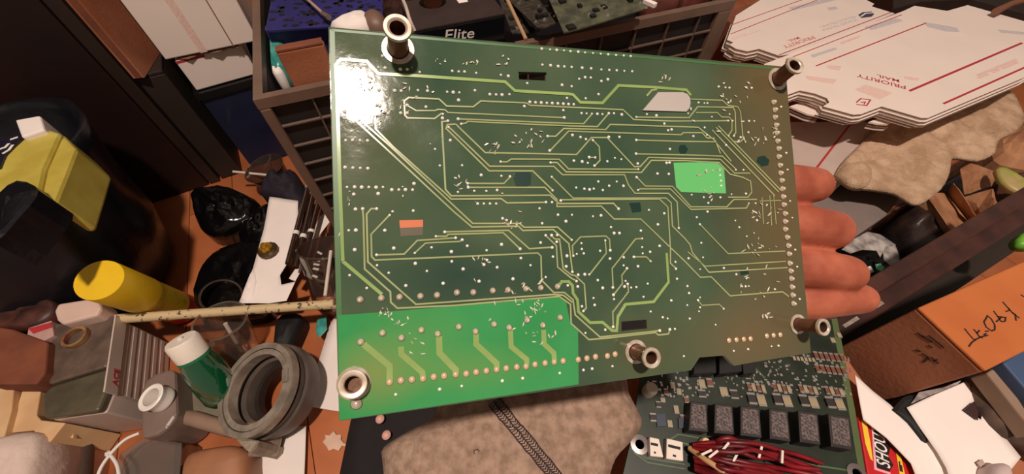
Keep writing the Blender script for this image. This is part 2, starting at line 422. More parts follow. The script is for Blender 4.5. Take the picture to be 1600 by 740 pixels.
lathe('flange', [(0.0165, 0.0142), (0.0165, 0.0165), (0.0150, 0.0170), (0.0150, 0.0185), (0.009, 0.0185)], spc, m_whiteink, sp)
# blue perforated basket
bk = thing('perforated_basket', G(500, 20, 0.02), 'dark blue perforated plastic basket in the crate left end', 'basket')
m_pblu = M('purple_blue_plastic', (48, 44, 112), 0.5, vary=0.3, scale=30)
bz = 0.315
bpx = [(414, 47), (428, -25), (600, -40), (598, 28), (520, 44), (515, 40)]
slab('panel', bpx, bz, 0.004, m_pblu, bk, bevel=0.001)
slab('side_wall', [(414, 47), (515, 40), (520, 44), (598, 28), (598, 22), (520, 38), (414, 41)], bz - 0.0045, bz - 0.0045 - FZ, m_pblu, bk)
random.seed(8); hm = MB()
for k in range(120):
    x = random.uniform(424, 590); y = random.uniform(-20, 42)
    if y > 46 - (x - 414) * 0.09 or (x > 580 and y > 20): continue
    c = G(x, y, bz + 0.0001); a = random.random() * 3; rr = random.uniform(0.0016, 0.0042)
    hm.add(*ext([c + Vector((math.cos(a + t * math.pi / 3) * rr * (1.5 if t % 3 == 0 else 1), math.sin(a + t * math.pi / 3) * rr, 0)) for t in range(6)], (0, 0, 0.0002)))
ho = hm.build('perforations', m_black, bk); ho['kind'] = 'stuff'
rod = thing('thin_rod', G(500, 25, 0.322), 'thin tan rod with dark tip lying over the blue basket', 'tool')
tube('shaft', [G(468, -12, 0.325), G(508, 24, 0.325)], 0.0019, M('tan_rod', (176, 150, 128), 0.5), rod)
tube('tip', [G(504, 21, 0.325), G(514, 27, 0.325)], [0.003, 0.0034], M('rod_tip', (110, 92, 84), 0.4), rod)
tl = thing('teal_pouch', G(430, 90, 0.25), 'crumpled teal plastic pouch between crate wall and brown carton', 'pouch')
pillow('film', [G(x, y, 0.285) for x, y in ((424, 56), (440, 50), (450, 54), (449, 92), (440, 106), (424, 104))], 0.012, FZ, M('teal_film', (78, 168, 156), 0.3, c2=(40, 120, 116), scale=60), tl, namp=0.006, nscale=90, dens=2, rings=6)
pillow('white_corner', [G(x, y, 0.282) for x, y in ((426, 106), (440, 107), (442, 114), (432, 118), (426, 114))], 0.006, FZ, m_paper, tl, namp=0.003, nscale=120, dens=2, rings=4)
o = pillow('white_rag', [G(x, y, 0.315) for x, y in ((516, 42), (545, 24), (568, 20), (580, 32), (575, 45), (540, 50))], 0.01, FZ, m_paper, namp=0.004, nscale=80, dens=2)
tag(o, 'small crumpled white rag in the crate beside the blue basket', 'rag')
o = pillow('rubber_ball', [G(x, y, 0.31) for x, y in ((566, 44), (572, 30), (590, 26), (604, 34), (604, 48), (580, 52))], 0.016, FZ, M('brown_knob', (120, 92, 78), 0.5), namp=0.001, dens=3)
tag(o, 'round dull brown ball in the crate beside the white rag', 'ball')
o = pillow('dark_lump', [G(x, y, 0.30) for x, y in ((590, 0), (650, -10), (660, 30), (650, 60), (600, 60), (585, 30))], 0.02, FZ, M('dark_redbrown_bag', (60, 34, 30), 0.35, c2=(20, 14, 14), scale=60), namp=0.01, nscale=60, dens=2)
tag(o, 'dark wine-brown bag stuffed between basket and black box', 'bag')
o = tube('string', smooth_path([G(625, -10, 0.36), G(634, 10, 0.36), G(640, 30, 0.355), G(648, 48, 0.345)]), 0.0018, M('cord_white', (200, 180, 168), 0.6))
tag(o, 'pale string hanging beside the black lettered box', 'string')
# scrap boards in the crate
m_scrap = M('scrap_board', (92, 92, 70), 0.5, c2=(60, 62, 50), scale=90)
m_scrap2 = M('scrap_board_dark', (74, 66, 54), 0.5, c2=(44, 42, 36), scale=120)
m_sol = M('solder', (225, 220, 214), 0.22, 0.9, vary=0.1)
def scrap(label, px, z, tilt, mat, ndots, seed):
    t = thing('scrap_circuit_board', G(*px[0], z - 0.1), label, 'circuit board', 'scrap circuit boards in the crate')
    P = [G(x, y, z) for x, y in px]; c = sum(P, Vector()) / len(P)
    P = [p + Vector((0, 0, (p - c).dot(Vector(tilt)))) for p in P]
    prism('laminate', P, (0, 0, -0.0016), mat, t)
    random.seed(seed); mb = MB(); nn = 0
    xs = [x for x, y in px]; ys = [y for x, y in px]
    while nn < ndots:
        x = random.uniform(min(xs), max(xs)); y = random.uniform(min(ys), max(ys))
        if not inside(x, y, px): continue
        q = G(x, y, z); q.z += (q - c).dot(Vector(tilt)); nn += 1
        r = random.choice((0.0012, 0.002, 0.0026)); mb.add(*lathev([(r, 0), (r * 0.7, r * 0.8), (r * 0.1, r)], q, seg=6, closed=False))
    s = mb.build('solder_blobs', m_sol, t); s['kind'] = 'stuff'
    mb = MB()
    for k in range(14):
        for _ in range(50):
            x = random.uniform(min(xs), max(xs)); y = random.uniform(min(ys), max(ys))
            if inside(x, y, px): break
        q = G(x, y, z); q.z += (q - c).dot(Vector(tilt)) - 0.0005
        box('chip', q, rot2(20) * random.uniform(0.004, 0.012), rot2(110) * random.uniform(0.004, 0.01), (0, 0, random.uniform(0.002, 0.006)), m_black, t)
    return t
def inside(x, y, poly):
    r = False; n = len(poly)
    for i in range(n):
        x1, y1 = poly[i]; x2, y2 = poly[(i + 1) % n]
        if (y1 > y) != (y2 > y) and x < (x2 - x1) * (y - y1) / (y2 - y1) + x1: r = not r
    return r
scrap('dark grey scrap circuit board at the left of the crate pile', [(788, -20), (842, -25), (886, 36), (850, 52), (838, 48)], 0.315, (0.1, -0.1, 0), m_scrap2, 14, 2)
scrap('olive scrap circuit board dotted with solder on the crate pile', [(846, -25), (1000, -30), (1012, 14), (908, 36), (882, 40)], 0.335, (0.05, 0.1, 0), m_scrap, 30, 5)
scrap('narrow dark scrap circuit board between black box and others', [(776, -10), (790, -15), (834, 50), (800, 52)], 0.30, (0, 0, 0), m_scrap2, 5, 11)
o = tube('wood_stick', [G(789, -8, 0.345), G(822, 62, 0.33)], 0.0022, M('stick_wood', (178, 140, 104), 0.6)); tag(o, 'thin tan wooden stick leaning on the scrap boards', 'stick')
m_rb = M('red_brown_plastic', (120, 62, 54), 0.4, c2=(84, 44, 40), scale=40)
o = pillow('red_brown_bag', [G(x, y, 0.31) for x, y in ((1016, 4), (1004, -24), (1058, -34), (1064, -6), (1040, 2))], 0.01, FZ, m_rb, namp=0.006, nscale=50, dens=2); tag(o, 'red-brown plastic bag in the crate right of the olive board', 'bag')
o = pillow('red_brown_bag', [G(x, y, 0.305) for x, y in ((1074, -10), (1066, -34), (1120, -44), (1122, -24))], 0.01, FZ, m_rb, namp=0.006, nscale=50, dens=2, seed=3); tag(o, 'wrinkled mauve-brown bag in the crate right corner', 'bag')
o = box('white_connector', G(1003, 6, 0.348), rot2(-50) * 0.016, rot2(40) * 0.006, (0, 0, 0.005), m_paper, bevel=0.0008); tag(o, 'small white plastic connector lying on the olive scrap board', 'connector')

# ------------------------------------------------------------------ right: flattened mailing boxes
def flat_boxes(px, z, n, th, gap, labels, group, detail, waves):
    """stack of flattened boxes, top one printed"""
    for k in range(n):
        zz = z - k * (th + gap)
        P = [(x, y) for x, y in px]
        pts = [G(x, y, z) for x, y in P]
        random.seed(40 + k)
        sh = Vector((random.uniform(-0.003, 0.003), random.uniform(-0.004, 0.001), 0)) if k else Vector()
        pts = [Vector((p.x, p.y, zz)) + sh for p in pts]
        root = thing('flattened_mailing_box', (pts[0].x, pts[0].y, zz - th), labels[k], 'box', group)
        face = prism('printed_sheet', pts, (0, 0, -0.0006), m_white, root)
        prism('corrugated_core', [p + Vector((0, 0, -0.00065)) for p in pts], (0, 0, -(th - 0.0013)), m_kedge, root)
        prism('back_sheet', [p + Vector((0, 0, -(th - 0.0006))) for p in pts], (0, 0, -0.0006), m_white, root)
        if k == 0: detail(root, z)
def mp(z): return lambda x, y: G(x, y, z + 0.00006)
def txt_px(name, s, a, b, c, z, mat, root, bold=0.0, shear=0.0):
    """lettering whose baseline runs from pixel a to pixel b and whose caps reach towards pixel c, on plane z"""
    A = G(*a, z); B = G(*b, z); C = G(*c, z); xd = B - A; yd = C - A; yd = yd - xd.normalized() * yd.dot(xd.normalized())
    cu = bpy.data.curves.new('tmp', 'FONT'); cu.body = s; cu.size = 1.0
    tmp = bpy.data.objects.new('tmp', cu); COL.objects.link(tmp); bpy.context.view_layer.update()
    wd = max(tmp.dimensions.x, 0.01); bpy.data.objects.remove(tmp, do_unlink=True)
    return text(name, s, 1.0, A + Vector((0, 0, 0.00012)), xd / wd, yd / 0.7, mat, root, bold=bold * 0.5, shear=shear)
UPN = Vector((0, 0, 1))
def det_main(root, z):
    pl_ = mp(z)
    for ln, wd in (([(1275, 103), (1447, 36)], 0.0022), ([(1421, 142), (1597, 67)], 0.0036), ([(1474, 162), (1640, 88)], 0.0030), ([(1228, 93), (1409, 23)], 0.0016)):
        strokes('red_line', [ln], wd, m_red, root, pl_, UPN)
    txt_px('lettering', 'PRIORITY', (1416, 134.5), (1340, 115.5), (1417, 140), z, m_red, root, bold=0.01)
    txt_px('lettering', 'MAIL', (1406, 125), (1371, 116.5), (1407, 129.5), z, m_red, root, bold=0.01)
    for px in ([(1352, 132), (1395, 145), (1375, 155), (1335, 140)], [(1258, 118), (1308, 124), (1302, 131), (1262, 124)], [(1292, 102), (1315, 103), (1312, 110), (1294, 107)], [(1312, 66), (1345, 55), (1342, 59), (1316, 69)],
               [(1412, 119), (1437, 122), (1434, 126), (1414, 123)]):
        slab('printed_block', px, z + 0.00014, 0.0001, m_pred, root)
    strokes('faded_print', [[(1528, 122), (1545, 115)], [(1550, 113), (1562, 108)], [(1566, 107), (1590, 97)], [(1526, 118), (1588, 93)]], 0.0045, m_pred, root, pl_, UPN)
    for px in ([(1442, 34), (1495, 43), (1500, 50), (1478, 49), (1450, 42)], [(1558, 46), (1600, 50), (1600, 54), (1565, 51)], [(1350, 42), (1400, 28), (1412, 32), (1362, 47)], [(1266, 86), (1305, 74), (1308, 77), (1270, 90)]):
        slab('printed_block', px, z + 0.00014, 0.0001, m_pblue, root)
    strokes('box_mark', [[(1338, 160), (1345, 154), (1360, 156), (1354, 165), (1338, 163)], [(1345, 160), (1352, 159), (1350, 163)]], 0.0018, m_red, root, pl_, UPN)
m_fred = M('faded_red_print', (214, 130, 122), 0.7, vary=0.1)
def det_left(root, z):
    pl_ = mp(z)
    for ln, wd in (([(1140, 40), (1255, -1)], 0.0016), ([(1142, 53), (1282, -2)], 0.0016), ([(1217, 86), (1393, 19)], 0.0018)):
        strokes('red_line', [ln], wd, m_red, root, pl_, UPN)
    txt_px('lettering', 'PRIORITY', (1269, 56), (1222, 72), (1271, 61), z, m_fred, root, bold=0.015)
    txt_px('lettering', 'MAIL', (1247, 57.5), (1230, 63), (1248, 61.5), z, m_fred, root, bold=0.015)
    txt_px('lettering', 'UNITED STATES', (1284, 44), (1338, 27), (1281, 41), z, m_pblue, root, bold=0.015)
    txt_px('lettering', 'POSTAL SERVICE', (1288, 49), (1340, 32), (1285, 46), z, m_pblue, root, bold=0.015)
    for px in ([(1232, 12), (1300, -4), (1306, 0), (1240, 16)], [(1292, 12), (1306, 10), (1310, 14), (1296, 16)]):
        slab('printed_block', px, z + 0.00014, 0.0001, m_pblue, root)
    slab('eagle_emblem', [(1341, 23), (1348, 19), (1362, 18), (1366, 22), (1362, 26), (1346, 28)], z + 0.0002, 0.0001, M('emblem_blue', (70, 64, 90), 0.6), root)
    strokes('emblem_wing', [[(1345, 26), (1352, 21), (1364, 20)]], 0.0026, m_paper, root, lambda x, y: G(x, y, z + 0.00025), UPN)
    strokes('printed_lines', [[(1143, 60), (1165, 52)], [(1145, 62), (1188, 47)]], 0.0014, m_pred, root, pl_, UPN)
ZL, ZM = 0.205, 0.225
left_px = [(1136, 62), (1146, 66), (1140, 70), (1150, 76), (1168, 80), (1178, 78), (1186, 76), (1218, 87), (1252, 82), (1398, 21), (1362, 10), (1366, 6), (1330, -12), (1210, -14), (1150, 24)]
main_px = [(1194, 100), (1412, 17), (1429, 9), (1480, 17), (1512, 8), (1600, 33), (1690, 60), (1680, 72), (1598, 122), (1450, 184), (1440, 184), (1378, 166), (1346, 178), (1334, 179), (1286, 166), (1296, 160), (1292, 153), (1274, 146), (1250, 141), (1228, 149), (1190, 130)]
flat_boxes(left_px, ZL, 4, 0.0042, 0.0009, ['top sheet of the left pile of flattened white mailing boxes', 'second sheet in the left pile of flattened mailing boxes', 'third sheet in the left pile of flattened mailing boxes', 'bottom sheet of the left pile of flattened mailing boxes'], 'flattened mailing boxes, left pile', det_left, 0)
flat_boxes(main_px, ZM, 4, 0.0036, 0.0007, ['top sheet of the right pile of flattened white mailing boxes, PRIORITY MAIL facing up', 'second sheet in the right pile of flattened mailing boxes', 'third sheet in the right pile of flattened mailing boxes', 'bottom sheet of the right pile of flattened mailing boxes'], 'flattened mailing boxes, right pile', det_main, 0)
# what carries the piles
zb = 0.1825
pa = G(1250, 150, zb)
o = box('support_carton', G(1330, 150, 0.001).xy.to_3d() * 0 + Vector((G(1300, 140, zb).x, G(1300, 140, zb).y, 0.001)), E1 * 0.40, E2 * 0.06, (0, 0, 0.2), m_cardd, bevel=0.002)
tag(o, 'plain brown carton hidden under the flattened mailing boxes', 'box')
o2 = G(1190, 60, zb)
o = box('support_carton', (o2.x, o2.y, 0.001), E1 * 0.10, E2 * 0.12, (0, 0, 0.178), m_cardd, bevel=0.002)
tag(o, 'plain brown carton under the left pile of mailing boxes', 'box')
# torn white ends peeking out under the pile
for lab, px in (('torn white cardboard ends sticking out below the mailing boxes near the standoff', [(1234, 166), (1252, 160), (1286, 172), (1280, 182), (1262, 178)]), ('small torn white cardboard tabs below the middle of the mailing boxes', [(1358, 190), (1376, 184), (1394, 190), (1388, 194), (1372, 193)])):
    t = thing('torn_cardboard', G(*px[0], 0.19), lab, 'cardboard')
    for k in range(3):
        slab('layer', [(x - k * 3, y + k * 4) for x, y in px], 0.204 - k * 0.005, 0.0025, m_white if k != 1 else m_kedge, t)
# white panel with a red stripe leaning below the piles
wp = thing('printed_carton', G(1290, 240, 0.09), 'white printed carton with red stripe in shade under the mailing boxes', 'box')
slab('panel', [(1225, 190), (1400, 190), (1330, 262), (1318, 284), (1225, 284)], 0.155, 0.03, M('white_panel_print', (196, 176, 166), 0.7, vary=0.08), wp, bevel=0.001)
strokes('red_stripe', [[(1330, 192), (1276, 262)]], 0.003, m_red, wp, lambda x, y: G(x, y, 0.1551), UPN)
o = slab('grey_box', [(1240, 215), (1390, 215), (1412, 302), (1386, 336), (1334, 372), (1250, 384)], 0.123, 0.12, M('grey_box', (138, 122, 116), 0.6, vary=0.12), bevel=0.002)
tag(o, 'smooth grey box behind the fingers below the tan towel', 'box')
# tan towel
m_towel = M('tan_towel', (214, 180, 150), 0.95, c2=(178, 144, 114), scale=50, bump=1.0, bscale=420)
tw_ = thing('towel', G(1450, 240, 0.05), 'tan terry towel draped below the flattened mailing boxes', 'towel')
tp = [(1306, 272), (1318, 252), (1345, 225), (1372, 200), (1420, 180), (1470, 172), (1530, 150), (1576, 140), (1596, 168), (1600, 190), (1585, 206), (1560, 220), (1555, 238), (1530, 250), (1490, 246), (1484, 270), (1470, 296), (1438, 318), (1416, 310), (1398, 300), (1360, 294), (1330, 290)]
pillow('cloth', [G(x, y, 0.162) for x, y in tp], 0.005, 0.1565, m_towel, tw_, rings=16, namp=0.009, nscale=30, dens=3)
pillow('folded_corner', [G(x, y, 0.164) for x, y in ((1308, 272), (1320, 258), (1345, 254), (1362, 268), (1356, 290), (1332, 290))], 0.008, 0.1565, m_towel, tw_, rings=6, namp=0.004, nscale=60, dens=3, seed=4)
o = pillow('dark_pouch', [G(x, y, 0.12) for x, y in ((1400, 345), (1424, 312), (1440, 318), (1466, 360), (1474, 396), (1440, 412), (1408, 378))], 0.02, 0.0, M('dark_pouch', (58, 42, 38), 0.35, c2=(28, 22, 22), scale=40, bump=0.5, bscale=60), namp=0.01, nscale=50, dens=2)
tag(o, 'dark brown crumpled pouch below the tan towel', 'pouch')
# brown paper bags
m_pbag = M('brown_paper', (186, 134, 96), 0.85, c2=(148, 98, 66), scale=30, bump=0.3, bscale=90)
def crumple(name, px, z, h, zb_, mat, label, cat, seed, amp=0.012, nsc=42, rings=6):
    o = pillow(name, [G(x, y, z) for x, y in px], h, zb_, mat, rings=rings, namp=amp, nscale=nsc, dens=2, seed=seed, smooth=False)
    tag(o, label, cat); return o
def panels(name, quads, mat, label, cat, th=0.0008):
    """folded stiff paper: flat panels, each vertex with its own height"""
    P0 = G(*quads[0][0]); t = thing(name, P0, label, cat)
    for q in quads:
        P = [G(*p) for p in q]; mb = MB(); c = sum(P, Vector()) / len(P)
        for k in range(len(P)): mb.add([P[k], P[(k + 1) % len(P)], c], [[0, 1, 2]])
        o = mb.build('panel', mat, t, solid=th)
        bm = bmesh.new(); bm.from_mesh(o.data); bmesh.ops.remove_doubles(bm, verts=bm.verts, dist=1e-5); bmesh.ops.subdivide_edges(bm, edges=bm.edges[:], cuts=3, use_grid_fill=True)
        for v in bm.verts: v.co.z += 0.003 * noise.noise((v.co + o.location) * 70)
        bm.to_mesh(o.data); bm.free()
    return t
o = pillow('dark_lump', [G(x, y, 0.085) for x, y in ((1420, 316), (1480, 280), (1540, 250), (1640, 210), (1640, 320), (1560, 370), (1480, 420), (1440, 390))], 0.006, 0.0, m_blackbag, namp=0.008, nscale=50, dens=2); tag(o, 'dark lump added under the folded brown paper bags to shade the gaps', 'bag')  # added dark lump, keeps lit floor out of the voids between the bags
panels('paper_bag', [[(1424, 322, .125), (1446, 300, .150), (1508, 396, .145), (1494, 404, .115)], [(1447, 300, .150), (1478, 302, .122), (1500, 330, .118), (1545, 385, .128), (1509, 396, .145)], [(1478, 301, .122), (1490, 286, .145), (1520, 330, .150), (1550, 372, .145), (1546, 385, .128)]], m_pbag, 'flattened brown paper bag between dark pouch and wooden rail', 'bag')
panels('paper_bag', [[(1500, 264, .150), (1518, 254, .160), (1556, 268, .138), (1550, 290, .128), (1506, 304, .142)], [(1505, 308, .125), (1550, 295, .150), (1553, 318, .152), (1532, 360, .135), (1516, 340, .120)], [(1551, 295, .150), (1562, 326, .128), (1550, 358, .118), (1533, 361, .135)]], m_pbag, 'upright folded brown paper bag below the towel end', 'bag')
crumple('paper_bag', [(1548, 222), (1600, 190), (1640, 200), (1640, 262), (1580, 262), (1552, 250)], 0.12, 0.02, 0.0, m_pbag, 'orange-brown paper bag at the right edge beside the towel', 'bag', 3)
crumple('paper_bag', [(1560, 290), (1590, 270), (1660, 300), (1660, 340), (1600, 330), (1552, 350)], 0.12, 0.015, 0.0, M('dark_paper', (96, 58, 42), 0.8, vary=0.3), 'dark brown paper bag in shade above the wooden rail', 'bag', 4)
m_lime = M('lime_film', (150, 160, 66), 0.4, c2=(186, 160, 110), scale=50)
o = pillow('green_pouch', [G(x, y, 0.165) for x, y in ((1558, 264), (1568, 260), (1600, 278), (1640, 296), (1640, 312), (1598, 302), (1568, 284))], 0.003, 0.158, m_lime, namp=0.003, nscale=90, dens=2, smooth=True); tag(o, 'yellow-green and tan pouch at the right edge above the paper bag', 'pouch')
o = pillow('green_apple', [G(x, y, 0.258) for x, y in ((1588, 374), (1598, 364), (1616, 366), (1618, 384), (1602, 386), (1591, 382))], 0.004, 0.2505, M('bright_green', (118, 190, 60), 0.4), namp=0.0, dens=3); o.name = 'green_ball'; tag(o, 'bright green round thing at the right edge above the handwritten box', 'ball')
# black and white film scraps behind the fingers
o = pillow('black_bag', [G(x, y, 0.10) for x, y in ((1256, 400), (1330, 388), (1392, 360), (1440, 384), (1450, 416), (1420, 440), (1340, 474), (1262, 480))], 0.015, 0.0, m_blackbag, namp=0.008, nscale=45, dens=2); tag(o, 'black plastic bag on the floor behind the fingertips', 'bag')
m_film = M('pale_film', (196, 186, 180), 0.4, c2=(120, 112, 110), scale=80, bump=0.4, bscale=80)
fs = thing('film_scrap', G(1360, 370, 0.125), 'torn pale plastic film lying on the black bag', 'film')
for k, px in enumerate(([(1312, 392), (1330, 376), (1352, 364), (1372, 368), (1398, 384), (1380, 388), (1372, 404), (1366, 394), (1345, 392), (1326, 398)], [(1376, 388), (1396, 384), (1402, 400), (1404, 424), (1418, 448), (1400, 462), (1388, 458), (1396, 440), (1390, 420), (1378, 408)])):
    sheet('film_piece', px, 0.134, m_film, fs, th=0.0006, curl=0.006, seed=k)
slab('green_label', [(1368, 413), (1376, 411), (1382, 418), (1376, 423), (1370, 420)], 0.146, 0.0005, M('mint_label', (120, 220, 170), 0.4), fs)
o = sheet('film_scrap', [(1352, 418), (1360, 415), (1366, 424), (1358, 428)], 0.14, m_paper, None, th=0.0005); tag(o, 'tiny white paper flake on the black bag behind the third finger', 'paper')

# ------------------------------------------------------------------ dark wooden rail and handwritten carton
RZ = 0.25; KZ = 0.325
k0 = G(1435, 480, KZ)
q0 = G(1240, 540, RZ); q1 = G(1640, 296, RZ); qd = q1 - q0; qn = Vector((-qd.y, qd.x, 0)).normalized()
rail = thing('wooden_tray_side', (q0.x, q0.y, 0), 'dark brown wooden rail running diagonally above the handwritten carton', 'rail')
m_rail = M('rail_wood', (84, 48, 40), 0.45, c2=(56, 32, 28), scale=30)
box('top_rail', Vector((q0.x, q0.y, RZ - 0.012)), qd, qn * 0.014, (0, 0, 0.012), m_rail, rail, bevel=0.0015)
box('side_board', Vector((q0.x, q0.y, 0.001)) + qn * 0.002, qd, qn * 0.008, (0, 0, RZ - 0.014), m_darkwood2, rail)
lw = max(0.006, (q0 - k0).dot(qn) - 0.002)
box('lower_rail', Vector((q0.x, q0.y, RZ - 0.034)) - qn * lw, qd, qn * (lw + 0.0015), (0, 0, 0.012), m_rail, rail, bevel=0.0015)
for w_ln in ([(0.06, 0), (0.16, 0)], [(0.19, 0), (0.24, 0)], [(0.3, 0), (0.33, 0)]): strokes('worn_paint', [w_ln], 0.003, M('worn_pale', (170, 156, 144), 0.7, vary=0.4, scale=150), rail, lambda t, s: Vector((q0.x, q0.y, RZ - 0.0219)) + qd * t - qn * lw * 0.5, UPN)
slab('gap_dark_strip', [(1240, 545), (1640, 301), (1640, 356), (1440, 490), (1335, 555), (1262, 590)], 0.19, 0.012, m_sbox, rail)  # dark strip added to keep the gap between rail and carton dark
KZ = 0.325
k0 = G(1435, 480, KZ); k1 = G(1541, 579, KZ); k2 = G(1600, 369, KZ)
ka = k1 - k0; kb = (k2 - k0); kb = kb - ka * (kb.dot(ka) / ka.length_squared); kb = kb.normalized() * 0.22
kbox = thing('handwritten_carton', (k0.x, k0.y, 0), 'orange-brown cardboard carton with black handwriting on lid and side', 'box')
zz = Vector((0, 0, 1))
box('body', Vector((k0.x, k0.y, 0.001)), ka, kb, (0, 0, KZ - 0.0035), m_card, kbox, bevel=0.001)
box('lid_panel', Vector((k0.x, k0.y, KZ - 0.0024)), ka, kb, (0, 0, 0.0024), m_cardo, kbox, bevel=0.001)
S5 = 200 / 1057.0
def hw(lines, x0, y0): return [[(x0 + x * S5, y0 + y * S5) for x, y in l] for l in lines]
KRO = hw([[(565, 385), (600, 430), (635, 470), (655, 480)], [(600, 535), (625, 500), (660, 475), (700, 455), (760, 440)], [(640, 390), (665, 420), (690, 455), (715, 462)], [(665, 425), (690, 400)], [(725, 440), (745, 425)],
          [(745, 300), (725, 330), (745, 375), (790, 405), (815, 395), (815, 355), (785, 305), (755, 280), (745, 300)], [(735, 410), (765, 405)],
          [(805, 240), (835, 280), (870, 330)], [(870, 330), (900, 325), (905, 295), (870, 290), (835, 285)], [(870, 290), (840, 320), (825, 330)],
          [(880, 165), (920, 210), (965, 260), (1020, 300)], [(905, 245), (940, 235), (925, 215)], [(955, 250), (985, 270), (990, 320)], [(1030, 105), (1057, 125)]], 1400, 440)
strokes('handwriting', KRO, 0.0008, m_ink, kbox, lambda x, y: G(x, y, KZ + 0.0001), UPN)
kn = ka.cross(zz).normalized()
kn = kn if kn.dot(CAM - k0) > 0 else -kn
def on_side(x, y):
    d = ray(x, y); t = (k0 - CAM).dot(kn) / d.dot(kn); return CAM + d * t + kn * 0.0002
HIT = hw([[(270, 440), (320, 480), (400, 545)], [(175, 420), (240, 465), (300, 500)], [(215, 440), (240, 460)], [(215, 590), (260, 620), (280, 650)], [(225, 665), (270, 620)], [(290, 620), (320, 650), (355, 675)], [(310, 655), (345, 640)], [(160, 560), (205, 575)], [(270, 520), (300, 545)]], 1400, 440)
strokes('handwriting', HIT, 0.0008, m_ink, kbox, on_side, kn)
# blue box, mottled cloth
o = slab('blue_box', [(1567, 566), (1660, 500), (1720, 600), (1640, 660), (1612, 618)], 0.30, 0.29, M('slate_blue', (62, 84, 118), 0.6, vary=0.15), bevel=0.001); tag(o, 'slate blue box at the right edge next to the handwritten carton', 'box')
o = pillow('mottled_cloth', [G(x, y, 0.275) for x, y in ((1515, 590), (1560, 590), (1600, 628), (1650, 690), (1640, 720), (1590, 690), (1568, 682), (1530, 640))], 0.006, 0.262, M('mottled_cloth', (128, 104, 80), 0.9, c2=(66, 50, 46), scale=45), namp=0.004, nscale=70, dens=2); tag(o, 'mottled grey-brown cloth between white paper and blue box', 'cloth')
o = slab('grey_strip', [(1542, 582), (1566, 567), (1640, 655), (1620, 680)], 0.292, 0.012, M('taupe_strip', (150, 124, 104), 0.8), bevel=0.001); tag(o, 'flat taupe strip beside the blue box corner', 'strip')
# supporting carton below second board and papers
CZ = 0.262
p0 = G(985, 560, CZ); 
o = slab('shipping_carton', [(1010, 560), (1315, 545), (1378, 634), (1408, 630), (1530, 582), (1660, 700), (1660, 840), (1010, 840)], CZ, CZ - 0.001, m_card, bevel=0.002); tag(o, 'brown shipping carton under the papers and the second circuit board', 'box')
# papers
def paper(px, z, label, seed, mat=m_paper, curl=0.002):
    o = sheet('paper_sheet', px, z, mat, None, th=0.0005, curl=curl, seed=seed); tag(o, label, 'paper'); return o
# candy wrapper
wr = thing('snack_wrapper', G(1380, 720, CZ), 'red and yellow snack wrapper with SHOUT lettering under white paper', 'wrapper')
ZW = CZ + 0.004
slab('foil', [(1340, 650), (1352, 656), (1452, 760), (1480, 800), (1366, 800)], ZW, 0.0035, M('wrapper_red', (200, 32, 40), 0.35, vary=0.1), wr, bevel=0.0008)
slab('yellow_band', [(1346, 656), (1354, 660), (1360, 690), (1364, 720), (1360, 716), (1352, 692)], ZW + 0.0003, 0.0003, M('wrapper_yellow', (248, 206, 60), 0.4), wr)
slab('black_panel', [(1365, 672), (1368, 670), (1392, 697), (1388, 712), (1396, 726), (1390, 736), (1370, 730)], ZW + 0.0003, 0.0003, M('wrapper_black', (30, 18, 20), 0.4), wr)
txt_px('lettering', 'SHOUT', (1391, 733), (1380, 672), (1371, 730), ZW + 0.0003, m_whiteink, wr, bold=0.02, shear=0.2)
slab('yellow_label', [(1400, 706), (1408, 714), (1414, 740), (1406, 742)], ZW + 0.0004, 0.0003, MATS['wrapper_yellow'], wr)
strokes('small_print', [[(1407, 736), (1405, 720)], [(1410, 737), (1408, 726)]], 0.0008, m_ink, wr, lambda x, y: G(x, y, ZW + 0.0005), UPN)
slab('pink_border', [(1362, 670), (1366, 670), (1371, 731), (1392, 738), (1391, 741), (1366, 733)], ZW + 0.00025, 0.0002, M('wrapper_pink', (236, 170, 180), 0.5), wr)
paper([(1333, 586), (1362, 612), (1388, 632), (1396, 640), (1424, 667), (1472, 708), (1530, 770), (1530, 800), (1450, 800), (1420, 724), (1382, 684), (1347, 656)], CZ + 0.007, 'long white paper strip beside the second circuit board', 1)
paper([(1414, 637), (1450, 620), (1507, 596), (1520, 606), (1523, 622), (1508, 640), (1530, 656), (1533, 640), (1562, 664), (1568, 684), (1592, 714), (1578, 732), (1560, 750), (1540, 800), (1500, 800), (1476, 730), (1462, 706), (1436, 670)], CZ + 0.0105, 'large torn white paper sheet in front of the handwritten carton', 2)
bs = crumple('black_strap', [(1394, 640), (1412, 620), (1430, 618), (1420, 640), (1436, 672), (1450, 690), (1440, 688), (1418, 660)], CZ + 0.009, 0.002, CZ + 0.0005, m_black, 'short black strap between the two white papers', 'strap', 3, amp=0.001)
o = sheet('film_scrap', [(1418, 632), (1430, 614), (1470, 606), (1500, 594), (1490, 604), (1450, 618)], CZ + 0.0085, m_film, None, curl=0.004); tag(o, 'strip of grey film along the upper edge of the torn white paper', 'film')
o = slab('dark_tape', [(1506, 640), (1520, 628), (1529, 642), (1528, 656)], CZ + 0.0135, 0.0006, M('dark_tape', (62, 36, 36), 0.5)); tag(o, 'dark triangle of tape on the torn white paper edge', 'tape')
o = slab('grey_chip', [(1527, 722), (1535, 717), (1540, 725), (1532, 729)], CZ + 0.0135, 0.0008, M('grey_chip', (186, 164, 150), 0.6)); tag(o, 'tiny grey square chip on the torn white paper', 'chip')
o = pillow('shoe_tip', [G(x, y, CZ + 0.02) for x, y in ((1546, 760), (1548, 732), (1562, 723), (1576, 730), (1580, 770))], 0.004, CZ + 0.012, M('pale_mauve', (206, 186, 182), 0.6), dens=3); o.name = 'pale_cap'; tag(o, 'pale mauve rounded cap at the lower edge of the torn paper', 'cap')
